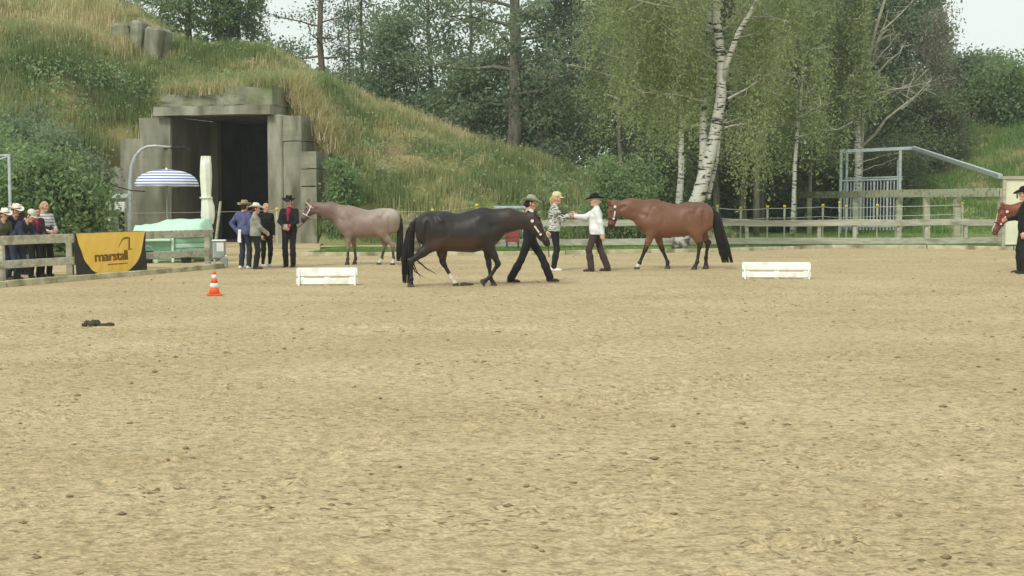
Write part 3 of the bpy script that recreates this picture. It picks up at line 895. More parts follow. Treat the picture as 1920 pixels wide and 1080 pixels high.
# --- the big two-stemmed birch by the fence
def main_birch():
    rng = np.random.default_rng(21)
    D = 44.2
    P = lambda u, v, dy=0: np.array(AT(u, v, D + dy))
    base = P(1276, 468); base[2] = 0
    main = [base, P(1277, 450), P(1288, 415), P(1309, 370), P(1326, 310), P(1341, 250), P(1352, 180), P(1353, 110), P(1344, 40), P(1343, -40), P(1350, -140), P(1346, -260)]
    second = [P(1318, 330, .05), P(1320, 280, .25), P(1318, 220, .4), P(1320, 160, .5), P(1327, 100, .6), P(1330, 20, .8), P(1318, -90, 1.0)]
    third = [P(1355, 150, -.05), P(1366, 110, -.2), P(1385, 60, -.4), P(1415, 10, -.6), P(1440, -60, -.8), P(1450, -150, -.9)]
    fourth = [P(1327, 372, .1), P(1335, 340, .5), P(1345, 300, .9), P(1352, 240, 1.3)]
    t_l = [(main, 0.32, 0.09), (second, 0.18, 0.06), (third, 0.115, 0.05), (fourth, 0.09, 0.03)]
    L = []
    def lim(u0, v0, u1, v1, dy, r=0.045): L.append((P(u0, v0), P(u1, v1, dy), r))
    for a in ((1350, 120, 1220, 30, -.6), (1350, 140, 1205, 62, .4), (1325, 130, 1180, 85, -.2), (1335, 60, 1140, 20, .8), (1328, 150, 1130, 95, .6), (1318, 190, 1185, 158, -.5),
              (1345, 20, 1120, -60, -.4), (1345, -20, 1180, -110, .9), (1330, 40, 1095, -20, -1.0), (1345, 0, 1160, -30, 1.4), (1350, -100, 1230, -190, .5), (1345, -60, 1090, -90, .2),
              (1365, 185, 1440, 140, -.5), (1358, 240, 1430, 225, .6), (1380, 70, 1455, 55, .4), (1400, 30, 1480, 40, -.7), (1430, -30, 1500, -20, .8), (1440, -70, 1500, -120, -.3),
              (1350, 60, 1420, -20, 1.0), (1348, -40, 1430, -130, -.9), (1350, -140, 1280, -260, -.6), (1350, -180, 1400, -280, .4), (1335, 20, 1250, -50, -1.4), (1348, 80, 1260, 40, 1.5), (1322, 110, 1240, 90, 1.8), (1350, -60, 1290, -120, -1.8)):
        lim(*a)
    tree('birch_tree', 'big leaning birch with twin white trunks behind the bay horse', 'tree', base, t_l, L, None, LEAF['birch'], M_BIRCH, 0.09, rng,
         nsub=10, sub_len=(0.5, 1.6), per=170, weep=2.7, droop=1.2, limb_mat=M_TWIG)
main_birch()
T = simple_tree
T('birch_tree', 'thin pale birch stem left of the big twin birch', 'tree', 1272, 54, 11, 4.5, 2.2, 'birch', 31, 0.17, 16, 100, 0.115, (0.3, 0), 6, bark=M_BIRCH, weep=2.2, limb_mat=M_TWIG)
T('birch_tree', 'tall slim white birch rising behind the steel pen', 'tree', 1601, 68, 15.5, 6.5, 2.4, 'birch', 32, 0.24, 26, 110, 0.14, (-0.1, 0), 7, bark=M_BIRCH, weep=2.6, limb_mat=M_TWIG, side=(pi * 0.55, pi * 1.6))
T('birch_tree', 'slender leaning birch at the left end of the paddock fence', 'tree', 1484, 60, 12.5, 4.6, 2.1, 'birch', 33, 0.12, 22, 110, 0.115, (0.6, 0), 6, bark=M_BIRCH, weep=2.6, limb_mat=M_TWIG)
T('birch_tree', 'thin young birch between the leaning birch and the steel pen', 'tree', 1514, 70, 13.5, 5.0, 2.0, 'birch', 34, 0.11, 20, 100, 0.12, (0.3, 0), 6, bark=M_TWIG, weep=2.4, limb_mat=M_TWIG)
T('birch_tree', 'olive birch behind and left of the big twin birch', 'tree', 1165, 57, 12.5, 4.2, 2.6, 'birch', 35, 0.12, 24, 110, 0.12, (-.2, 0), 7, bark=M_BARK, weep=2.6, limb_mat=M_TWIG)
T('birch_tree', 'olive birch filling the gap right of the big twin birch', 'tree', 1418, 62, 13, 4.8, 2.4, 'birch', 36, 0.16, 22, 100, 0.125, (0, 0), 6, bark=M_BARK, weep=2.6, limb_mat=M_TWIG)
# bare pale limbs right of the slim birch
def dead_limbs():
    rng = np.random.default_rng(8)
    P = lambda u, v, d: np.array(AT(u, v, d))
    base = P(1612, 437, 68.6); base[2] = 0
    tr = [([base, P(1612, 330, 68.6), P(1616, 240, 68.6), P(1622, 140, 68.6), P(1640, 60, 68.6), P(1665, -20, 68.6), P(1690, -100, 68.6)], 0.17, 0.05)]
    L = [(P(a, b, 68.6), P(c, d, 68.6 + e), r) for a, b, c, d, e, r in (
        (1615, 275, 1745, 150, -.6, .09), (1615, 205, 1745, 130, .5, .06), (1618, 165, 1700, 75, -.4, .07), (1617, 180, 1752, 152, .2, .045), (1622, 120, 1665, 20, .6, .06), (1618, 160, 1660, 50, -.8, .06),
        (1612, 305, 1690, 285, -.4, .04), (1612, 322, 1685, 295, .5, .04), (1625, 130, 1690, 60, .3, .045), (1690, 205, 1745, 160, -.6, .04), (1700, 192, 1720, 120, -.6, .04), (1612, 290, 1540, 278, -.3, .035), (1650, 60, 1720, -10, .3, .05))]
    tree('dead_birch', 'leafless pale birch limbs fanning out right of the slim birch', 'tree', base, tr, L, None, LEAF['dead'], M_TWIG, 0.08, rng, nsub=6, sub_len=(0.5, 1.3), per=10, spread=0.4)
dead_limbs()

# --- trees behind the mound
T('pine_tree', 'sparse pine with reddish trunk right of the sky gap', 'tree', 607, 72, 14, 4.0, 2.7, 'pine', 41, 0.24, 22, 34, 0.16, (0.1, 0), 4, rise=0.12, bark=M_BARK_P, spread=0.28, bare=0.25)
T('pine_tree', 'thin sparse pine just right of the reddish-trunked pine', 'tree', 682, 76, 13.5, 3.4, 2.3, 'pine', 42, 0.17, 22, 36, 0.16, (-0.1, 0), 4, rise=0.1, bark=M_BARK_P, spread=0.28, bare=0.15)
T('pine_tree', 'small thin pine between the two taller sparse pines', 'tree', 655, 82, 12, 3.4, 1.8, 'pine', 43, 0.12, 16, 40, 0.16, (0, 0), 4, rise=0.1, bark=M_BARK_P, spread=0.3)
T('large_tree', 'large dark tree with thick trunk and level boughs at centre', 'tree', 962, 66, 16, 2.6, 5.0, 'dark', 44, 0.44, 30, 54, 0.2, (0.1, 0), 7, rise=0.10, spread=0.36, sub_len=(0.8, 1.7), limb_r=0.11, flat=0.5)
T('leafy_tree', 'dark leafy tree left of the big centre tree', 'tree', 805, 73, 13, 2.2, 3.4, 'dark', 45, 0.22, 22, 52, 0.21, (0, 0), 6, rise=0.25, spread=0.42)
T('leafy_tree', 'tall airy tree close left of the big centre trunk', 'tree', 880, 78, 15, 2.4, 3.0, 'dark', 46, 0.2, 18, 46, 0.21, (0, 0), 6, rise=0.3, spread=0.42)
T('leafy_tree', 'blue-green tree between centre tree and birches', 'tree', 1062, 70, 11.5, 1.4, 2.8, 'pine', 47, 0.2, 24, 60, 0.2, (0, 0), 6, rise=0.2, spread=0.42)
T('leafy_tree', 'low dark tree below the two thin pines behind the mound', 'tree', 735, 70, 7.5, 1.2, 2.6, 'dark', 48, 0.15, 20, 90, 0.2, (0, 0), 6, rise=0.3, spread=0.42)
T('leafy_tree', 'small dark tree at the foot of the sky gap', 'tree', 545, 78, 7.2, 1.0, 2.2, 'dark', 49, 0.12, 16, 70, 0.2, (0, 0), 5, rise=0.35, spread=0.4)
T('leafy_tree', 'dense green tree above the shelter, left of the sky gap', 'tree', 360, 78, 11.5, 1.0, 3.4, 'bush', 50, 0.22, 34, 110, 0.2, (0, 0), 7, rise=0.2, spread=0.45, taper=False)
T('leafy_tree', 'grey-green willowy tree with hanging edge by the sky gap', 'tree', 452, 80, 12.5, 1.0, 1.7, 'dark', 51, 0.18, 30, 120, 0.18, (0, 0), 6, rise=0.2, weep=2.2, taper=False)
T('leafy_tree', 'low bushy tree behind the crest, right part of the mound', 'tree', 900, 68, 5.6, 0.6, 2.6, 'dark', 52, 0.14, 20, 100, 0.2, (0, 0), 6, rise=0.3, spread=0.45)
T('leafy_tree', 'dark small tree right of the big centre trunk base', 'tree', 1015, 66, 5.0, 0.5, 2.4, 'dark', 53, 0.13, 18, 70, 0.2, (0, 0), 6, rise=0.3, spread=0.45)
# --- the wood on the right
wood = [(1395, 66, 14, 'shade', 'dark-trunked tree at the left edge of the wood', .2), (1426, 69, 14, 'shade', 'thick grey trunk inside the wood behind the yellow-capped posts', .3), (1455, 74, 14, 'shade', 'tall tree deep in the wood above the paddock end', .24),
        (1545, 78, 14.5, 'shade', 'dark tree in the wood left of the steel pen', .22), (1580, 82, 16, 'shade', 'tall shaded tree in the wood behind the slim birch', .22), (1655, 84, 15.5, 'dark', 'leafy tree behind the bare birch limbs', .22),
        (1688, 84, 15, 'dark', 'tall dark tree at the right end of the wood', .24), (1345, 68, 13.5, 'shade', 'shaded tree right behind the big twin birch', .2), (1225, 72, 14, 'dark', 'dark tree behind the olive birches', .22), (1115, 78, 13, 'dark', 'dark tree behind the bush beside the mound', .22), (1300, 80, 15, 'dark', 'tall tree far behind the twin birch', .24)]
for k, (u, y, H, kd, lab, r) in enumerate(wood):
    T('woodland_tree', lab, 'tree', u, y, H, 3.4, 3.3, kd, 60 + k, r, 24, 80, 0.23, (0, 0), 6, rise=0.2, spread=0.5, taper=False, group='trees of the wood')
T('dead_conifer', 'brownish half-dead conifer beside the wood on the right', 'tree', 1748, 80, 9.5, 1.5, 2.2, 'dead', 75, 0.2, 40, 18, 0.14, (0, 0), 6, rise=0.05, spread=0.35, limb_mat=M_BARK)
T('leafy_bush', 'dark round bush on the right bank, near the picture edge', 'bush', 1888, 84, 3.0, 0.4, 2.3, 'bush', 76, 0.14, 26, 110, 0.21, (0, 0), 7, rise=0.2, spread=0.45, taper=False)
T('leafy_bush', 'dark bush on the right bank beside the brownish conifer', 'bush', 1812, 88, 3.0, 0.4, 2.2, 'dark', 77, 0.14, 24, 110, 0.21, (0, 0), 7, rise=0.2, spread=0.45, taper=False)
T('leafy_bush', 'dark thicket on the bank behind the bare birch limbs', 'bush', 1705, 80, 4.4, 0.4, 3.0, 'shade', 78, 0.12, 26, 110, 0.2, (0, 0), 7, rise=0.2, spread=0.45, taper=False)
T('leafy_bush', 'shaded thicket behind the steel pen', 'bush', 1640, 76, 3.4, 0.3, 2.8, 'shade', 79, 0.1, 24, 110, 0.19, (0, 0), 7, rise=0.2, spread=0.45, taper=False)
T('leafy_bush', 'fresh green bush at the right foot of the mound', 'bush', 1163, 51.5, 3.0, 0.3, 1.35, 'bush', 80, 0.08, 22, 100, 0.13, (0, 0), 6, rise=0.25, spread=0.3, sub_len=(.3, .8), taper=False)
T('leafy_bush', 'dark undergrowth bush behind the thin birch stem', 'bush', 1235, 60, 2.8, 0.2, 2.0, 'shade', 81, 0.08, 20, 100, 0.16, (0, 0), 6, rise=0.25, spread=0.35, taper=False)
T('leafy_bush', 'shaded undergrowth left of the paddock fence end', 'bush', 1400, 74, 3.6, 0.2, 3.4, 'shade', 82, 0.1, 24, 110, 0.2, (0, 0), 7, rise=0.2, spread=0.5, taper=False)
T('leafy_bush', 'shaded undergrowth behind the leaning birch', 'bush', 1500, 78, 3.6, 0.2, 3.2, 'shade', 83, 0.1, 24, 110, 0.2, (0, 0), 7, rise=0.2, spread=0.5, taper=False)
# --- shrubs on the left
for k, (u, y, H, rc, lab, kd) in enumerate(((5, 40, 2.9, 1.2, 'light green willow shrub behind the spectators at the left edge', 'bush'), (75, 39, 2.5, 0.9, 'light green shrub behind the blonde spectator', 'bush'), (132, 40, 2.1, 0.6, 'loose green shrub left of the meter cabinet', 'bush'),
                                            (5, 49, 4.6, 1.5, 'dark shrub high behind the left spectators', 'dark'), (80, 48.5, 4.2, 1.3, 'dark green shrub up the bank left of the shelter', 'dark'), (160, 49.5, 3.2, 0.6, 'grey-green shrub against the left wing of the shelter', 'dark'), (-40, 42, 3.6, 1.7, 'green shrub at the outer left picture edge', 'bush'))):
    T('shrub', lab, 'shrub', u, y, H, 0.25, rc, kd, 90 + k, 0.08, 26, 90, 0.14, (0, 0), 7, rise=0.35, spread=0.3, sub_len=(.35, .9), taper=False, zb=0.0 if y < 47 else None)
T('leafy_bush', "narrow green bush at the foot of the shelter's right wing", 'bush', 645, 51.6, 2.9, 0.2, 0.35, 'bush', 98, 0.05, 22, 70, 0.13, (0, 0), 6, rise=0.3, spread=0.2, sub_len=(.2, .5), taper=False, zb=0.0)
# pale flowering sprays on the slope
for k, (u, v, y, lab) in enumerate(((712, 312, 54.0, 'white-leaved spray climbing the slope right of the shelter'), (622, 205, 56.3, 'pale flowering weed beside the shelter roof'), (665, 330, 53.6, 'pale low weed on the slope right of the shelter wing'))):
    rng = np.random.default_rng(120 + k)
    p = AT(u, v, y); p.z = float(hill_z(p.x, p.y))
    a = np.array(p)
    L = [(a, a + rng.normal(size=3) * [0.45, 0.2, 0.2] + [0.25 - k * .3, -0.2, 0.7], 0.012) for _ in range(6)]
    tree('flowering_weed', lab, 'plant', a, [([a, a + [0.05, -0.05, 0.3], a + [0.1, -0.1, 0.6]], 0.015, 0.006)], L, None, LEAF['pale'], M_TWIG, 0.11, rng, 4, (0.1, 0.3), 9, 0.09)

# --- far wood: one mass of foliage behind everything
def far_wood():
    rng = np.random.default_rng(77)
    n = 46000
    x = rng.uniform(-62, 70, n); y = rng.uniform(96, 118, n)
    u = x / y * FPX + 960
    top_v = np.interp(u, [-300, 250, 470, 500, 560, 600, 720, 760, 1000, 1090, 1130, 1700, 1750, 1800, 1900, 2300], [90, 90, 100, 150, 150, 150, 160, 190, 190, 120, -40, -60, 20, 150, 160, 150])
    top = EYE + (HOR - top_v + 26 * (vnoise(u / 38.0, y * 0.2, 5) - .5) * 2) / FPX * y
    gz = hill_z(x, y)
    z = gz + (top - gz) * rng.random(n) ** 0.75
    k = top > gz + 0.3
    P = np.stack([x, y, z], 1)[k]
    V, F, R = leaves(P, 0.62, rng, 0.2, 0.7)
    R = np.clip(R * 0.8 + (vnoise(P[:, 0] * .8, P[:, 2] * .8, 9) - .5) * .5, 0, 1)
    o = link('far_wood', np_mesh('far_wood', V, F, LEAF['dark'], rnd=R))
    tag(o, 'dark mass of distant woodland closing the view behind the trees', 'woodland', kind='stuff')
far_wood()

# --- grass
def blades(P, hgt, rng, n_per, width, lean=0.35, spread=0.10):
    """tufts: n_per bent blades at each point -> verts, tris, per-blade random"""
    n = len(P); N = n * n_per
    B = np.repeat(P, n_per, 0) + np.concatenate([rng.normal(size=(N, 2)) * spread, np.zeros((N, 1))], 1)
    h = np.repeat(hgt, n_per) * rng.uniform(0.55, 1.15, N)
    a = rng.uniform(0, 2 * pi, N)
    d = np.stack([np.cos(a), np.sin(a), np.zeros(N)], 1)
    s = np.stack([-np.sin(a), np.cos(a), np.zeros(N)], 1)
    l = rng.uniform(0.1, 1, N) * lean
    w = width * rng.uniform(0.6, 1.3, N)
    mid = B + d * (h * l * .3)[:, None] + np.array([0, 0, 1]) * (h * .6)[:, None]
    tip = B + d * (h * l)[:, None] + np.array([0, 0, 1]) * h[:, None]
    sw = s * (w / 2)[:, None]
    V = np.stack([B - sw, B + sw, mid + sw * .7, mid - sw * .7, tip], 1).reshape(-1, 3)
    i = np.arange(N) * 5
    return V, np.stack([i, i + 1, i + 2, i + 3], 1), np.stack([i + 3, i + 2, i + 4], 1)
def grass_obj(name, label, P, hgt, rnd, m, rng, n_per, width, lean=0.35, spread=0.1):
    V, Q, Tt = blades(P, hgt, rng, n_per, width, lean, spread)
    r = np.clip(np.repeat(rnd, n_per) + rng.normal(size=len(P) * n_per) * .13, 0, 1)
    o = link(name, np_mesh(name, V, [Q, Tt], m, rnd=np.concatenate([r, r])))
    tag(o, label, 'grass', kind='stuff')
def hill_grass():
    rng = np.random.default_rng(99)
    n = 80000
    # candidate roots over the front of the mound, the left ridge and the right bank
    xa = rng.uniform(-27, 11, n); ya = rng.uniform(44.5, 66, n)
    xb = rng.uniform(-32, -11, 16000); yb = rng.uniform(56, 74, 16000)
    xc = rng.uniform(15, 40, 16000); yc = rng.uniform(62, 94, 16000)
    x = np.concatenate([xa, xb, xc]); y = np.concatenate([ya, yb, yc])
    z, lx, ly = hill_surface(x, y)
    ok = (z > 0.12) & ~((lx > -5.6) & (lx < 4.15) & (ly < 1.3))
    x, y, z = x[ok], y[ok], z[ok]
    dry = fbm(x * 0.22, y * 0.3 + z * .3, 51, 3)
    crest = np.interp(x, CR_X, CR_Z)
    up = np.clip(z / np.maximum(crest, 1), 0, 1.3)
    tone = 0.27 + (dry - 0.5) * 1.4 + 0.30 * sstep(0.72, 1.02, up) + (fbm(x * 1.7, y * 1.7, 57, 2) - .5) * .45
    tone += 0.45 * np.exp(-(((x + 10.0) / 1.1) ** 2 + ((z - 6.6) / 1.1) ** 2))     # straw hanging over the roof corner
    tone += 0.25 * sstep(-17, -24, x) * sstep(7, 11, z)
    tone = np.where(x > 14, 0.22 + (dry - .5) * .6, tone)
    dens = fbm(x * 0.8, y * 0.8, 61, 2)
    h = 0.12 + 0.50 * sstep(0.35, 0.7, fbm(x * 0.8, y * 0.8, 71, 3)) + 0.2 * sstep(0.85, 1.0, up)
    h *= np.where(x > 14, 0.8, 1.0)
    k = dens > 0.24
    bk = k & (x > 14); k = k & (x <= 14)
    grass_obj('bank_grass', 'greener grass on the far right bank behind the paddock', np.stack([x, y, z - 0.12], 1)[bk], h[bk], np.clip(tone, 0, 1)[bk], TURF, rng, 6, 0.05, 0.55, 0.2)
    grass_obj('hill_grass', 'tall mixed green and straw-coloured grass covering the mound', np.stack([x, y, z - 0.12], 1)[k], h[k], np.clip(tone, 0, 1)[k], GRASS, rng, 5, 0.035, 0.55, 0.16)
    # seed heads and small flowers scattered over the slope
    m = rng.random(len(x)) < 0.10
    P = np.stack([x, y, z + h * 0.9], 1)[m]
    V, F, R = leaves(P, 0.10, rng, 0.0, 0.7)
    o = link('seed_heads', np_mesh('seed_heads', V, F, LEAF['pale'], rnd=R)); tag(o, 'scattered pale seed heads and small flowers in the mound grass', 'flowers', kind='stuff')
    # broad weeds low on the slope
    m = (rng.random(len(x)) < 0.35 * sstep(0.5, 0.75, fbm(x * 0.6, y * 0.6, 67, 3))) & (up < 0.85)
    P0 = np.stack([x, y, z], 1)[m]
    P = np.repeat(P0, 7, 0) + rng.normal(size=(len(P0) * 7, 3)) * [.2, .2, .13] + [0, 0, .2]
    V, F, R = leaves(P, 0.12, rng, 0.1, 0.7)
    cl = fbm(P[:, 0] * .5, P[:, 1] * .5, 81, 2) + .2
    o = link('slope_weeds', np_mesh('slope_weeds', V, F, LEAF['bush'], rnd=np.clip(R * .7 + cl - .35, 0, 1))); tag(o, 'low leafy weeds growing through the grass of the mound', 'weeds', kind='stuff')
hill_grass()
def straw_fringe():
    rng = np.random.default_rng(31)
    n = 1500
    lx = np.concatenate([rng.uniform(-3.6, 2.6, 700), rng.normal(3.0, 0.55, 800)])[:n]
    ly = rng.uniform(1.15, 2.6, n)
    x = SHX + lx * cos(SHR) + ly * sin(SHR); y = SHY - lx * sin(SHR) + ly * cos(SHR)
    z = hill_surface(x, y)[0]
    m_ = np.arange(n) % 6 == 0                            # some tufts root on the broken left end of the roof slab
    lx2 = rng.uniform(-2.6, 0.6, n); ly2 = rng.uniform(0.0, 1.0, n)
    x = np.where(m_, SHX + lx2 * cos(SHR) + ly2 * sin(SHR), x); y = np.where(m_, SHY - lx2 * sin(SHR) + ly2 * cos(SHR), y); z = np.where(m_, 5.95, z)
    k = z > 2
    tone = np.clip(0.55 + 0.3 * sstep(1.6, 2.6, lx) + rng.normal(size=n) * .12, 0, 1)
    grass_obj('straw_fringe', 'dry straw-coloured grass hanging over the shelter roof', np.stack([x, y, z - .15], 1)[k], (0.45 + 0.35 * rng.random(n))[k], tone[k], GRASS, rng, 9, 0.03, 1.3, 0.2)
straw_fringe()
def turf():
    rng = np.random.default_rng(123)
    xs, ys = [], []
    def band(n, f): 
        x, y = f(rng.random(n), rng.random(n)); xs.append(x); ys.append(y)
    # strip between kerb and fence, meadow beyond, verge under the left fence
    band(26000, lambda a, b: ((x := -6.2 + 30 * a), np.interp(x, EX, EY) + 0.15 + 7.0 * b ** 1.3))
    band(16000, lambda a, b: ((x := 2 + 34 * a), 50 + 16 * b))
    lfx = np.array([p[0] for p in LF]); lfy = np.array([p[1] for p in LF])
    band(4200, lambda a, b: ((x := -11.5 + 4.5 * a) + 0.32 * (b - .62), np.interp(x, lfx, lfy) + 0.0 * b - 0.18 * (b - .5)))
    x, y = np.concatenate(xs), np.concatenate(ys)
    tone = 0.3 + (fbm(x * .4, y * .4, 91, 3) - .5) * 1.3
    h = 0.07 + 0.16 * fbm(x * 0.9, y * 0.9, 92, 2) ** 2 + 0.05 * (y > 47)
    h = np.where(y < 35, 0.08, h)
    tr = (y > 47.3 + 0.11 * (x + 7)) & (y < 49.4 + 0.11 * (x + 7)) & (rng.random(len(x)) < 0.8)
    tone += 0.25 * sstep(16, 22, x)
    k = ~tr
    grass_obj('meadow_grass', 'short green grass along the arena edge and in the paddock', np.stack([x, y, np.full(len(x), -0.05)], 1)[k], h[k], np.clip(tone, 0, 1)[k], TURF, rng, 5, 0.022, 0.5, 0.09)
turf()
# --- crumbs of damp sand lying on the arena
def clods():
    rng = np.random.default_rng(17)
    n = 1400
    y = 3.8 + 36 * rng.random(n) ** 1.4; x = (rng.random(n) - .5) * 0.95 * (y + 1.5)
    ok = y < np.interp(x, EX, EY) - 0.3
    x, y = x[ok], y[ok]; n = len(x)
    s = 0.005 + 0.018 * rng.random(n) ** 3.0
    z = 0.012 + sand_height(x, y) + s * 0.3
    O = np.array([(1, 0, 0), (-1, 0, 0), (0, 1, 0), (0, -1, 0), (0, 0, .75), (0, 0, -.6)])
    F0 = np.array([(0, 2, 4), (2, 1, 4), (1, 3, 4), (3, 0, 4), (2, 0, 5), (1, 2, 5), (3, 1, 5), (0, 3, 5)])
    V = O[None] * s[:, None, None] * rng.uniform(.6, 1.4, (n, 6, 1)) * np.array([1.4, 1, 1])
    V += np.stack([x, y, z], 1)[:, None, :]
    F = F0[None] + (np.arange(n) * 6)[:, None, None]
    o = link('sand_crumbs', np_mesh('sand_crumbs', V.reshape(-1, 3), F.reshape(-1, 3), M_CLOD, smooth=True))
    tag(o, 'small damp clods of sand strewn over the arena', 'sand', kind='stuff')
clods()

# ================================================================== OBJECTS
M_ORANGE = mat('orange_cone', lin((226, 92, 44)), lin((236, 106, 56)), 6, 0.55)
M_REFL = mat('reflective_white', lin((226, 226, 220)), lin((236, 236, 232)), 6, 0.45)
M_MINT = mat('mint_paint', lin((184, 222, 198)), lin((200, 232, 210)), 3, 0.6, 0.1, c3=lin((176, 210, 186)), s3=2)
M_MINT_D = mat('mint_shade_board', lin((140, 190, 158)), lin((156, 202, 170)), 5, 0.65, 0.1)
M_CLOTH = mat('parasol_cloth', lin((222, 224, 206)), lin((232, 234, 218)), 6, 0.85, 0.2, 20)
M_GREYBOX = mat('cabinet_grey', lin((150, 160, 156)), lin((170, 178, 172)), 6, 0.5)
M_YBAN = mat('yellow_banner', lin((250, 204, 92)), lin((253, 211, 106)), 3, 0.55, 0.15, 5)
M_BBAN = mat('black_banner', lin((52, 51, 47)), lin((64, 62, 57)), 3, 0.6, 0.15, 5)
M_PRINT = mat('banner_print', lin((122, 88, 34)), lin((140, 102, 42)), 10, 0.6)
M_MANURE = mat('manure', lin((66, 62, 50)), lin((86, 80, 64)), 20, 0.95, 0.6)
M_RED = mat('red_plastic', lin((150, 58, 66)), lin((164, 68, 74)), 6, 0.5)
M_DKGREEN = mat('dark_green_print', lin((52, 84, 66)), lin((60, 92, 72)), 6, 0.6)
M_STONE = mat('rough_stump', lin((104, 98, 82)), lin((150, 142, 122)), 4, 0.95, 0.9, 9, c3=lin((80, 78, 60)), s3=2)

# traffic cone
p = G(402, 555.5)
t = thing('traffic_cone', 'orange and white striped traffic cone standing on the sand', 'traffic cone', (p.x, p.y, sand_z(p.x, p.y) - 0.005), 0.3)
t.scale = (.92, .92, .92)
cs = lambda z: 0.105 - 0.075 * z / 0.44
MB().box((0, 0, 0.015), (0.27, 0.27, 0.035), None, 0.008).build('base', M_ORANGE, t)
bands = [(0.03, 0.14, M_ORANGE, 'body'), (0.14, 0.23, M_REFL, 'stripe'), (0.23, 0.31, M_ORANGE, 'body'), (0.31, 0.385, M_REFL, 'stripe'), (0.385, 0.445, M_ORANGE, 'tip')]
for z0, z1, m, nm in bands:
    MB().lathe([(cs(z0), z0), (cs(z1), z1 - .0005)], (0, 0, 0), 24).build(nm, m, t, True)

# white A-shaped cavaletti boards
def cavaletti(u0, u1, v, label, rot):
    a, b = G(u0, v), G(u1, v)
    c = (a + b) / 2; W = (b - a).length
    t = thing('jump_block', label, 'jump block', (c.x, c.y, sand_z(c.x, c.y) - 0.02), rot, group='white jump blocks')
    th = radians(17)
    for s in (-1,):
        def pl(z0, z1, x0, x1, off=0.0):
            n = Vector((0, cos(th) * s, sin(th)))
            def P(z): return Vector((0, s * (0.16 - z * math.tan(th)), z))
            zc = (P(z0) + P(z1)) / 2 + n * off
            R = Matrix.Rotation(s * th, 3, 'X')
            return ((x0 + x1) / 2, zc.y, zc.z), (x1 - x0, 0.022, (z1 - z0) / cos(th)), R
        for z0, z1 in ((0.035, 0.155), (0.190, 0.335)):
            c_, d_, R = pl(z0, z1, -W / 2, W / 2)
            MB().box(c_, d_, R, 0.005).build('plank', M_WHITE, t)
        for x in (-W / 2 + 0.10, 0.0, W / 2 - 0.10):
            c_, d_, R = pl(0.0, 0.325, x - 0.05, x + 0.05, -0.0235)
            MB().box(c_, d_, R, 0.003).build('batten', M_WHITE, t)
    MB().box((0, 0, 0.338), (W - 0.04, 0.09, 0.02), None, 0.004).build('ridge_board', M_WHITE, t)
    for sx in (-1, 1):
        for s in (-1, 1):
            MB().bar((sx * (W / 2 - 0.05), s * 0.215, 0.0), (sx * (W / 2 - 0.05), s * 0.06, 0.31), 0.05, 0.03, up=(1, 0, 0)).build('stand_leg', M_WHITE, t)
cavaletti(557, 670, 535, 'white slatted jump block in front of the roan horse', radians(6))
cavaletti(1391, 1518, 523, "white slatted jump block right of the bay horse's tail", radians(-4))

# manure
def heap(name, label, u0, u1, v, seed, hmax):
    rng = random.Random(seed)
    a, b = G(u0, v), G(u1, v); c = (a + b) / 2; W = (b - a).length
    t = thing(name, label, 'manure', (c.x, c.y, sand_z(c.x, c.y) - 0.01))
    for k in range(13):
        s = rng.random()
        s = s * .45 if k % 3 else .6 + s * .4
        x = (s - .5) * W; y = rng.uniform(-.09, .09); z = 0.02 + hmax * max(0, 1 - abs(s - .22) / .3) * rng.uniform(.2, 1.1)
        r = rng.uniform(.022, .05)
        V, F = blob([((x - r * .6, y, z), (x + r * .6, y + .01, z + rng.uniform(-.01, .01)), r * .8, r * .65)], 0.012, 0.01, wob=0.006, wfreq=60, seed=k)
        link('dropping', np_mesh('dropping', V, F, M_MANURE, smooth=True), t)
heap('manure_pile', 'dark brown manure pile on the sand at left', 161, 209, 613, 3, 0.045)
heap('manure_pile', "brown droppings beside the dark horse's white hind sock", 866, 882, 536.5, 5, 0.03)

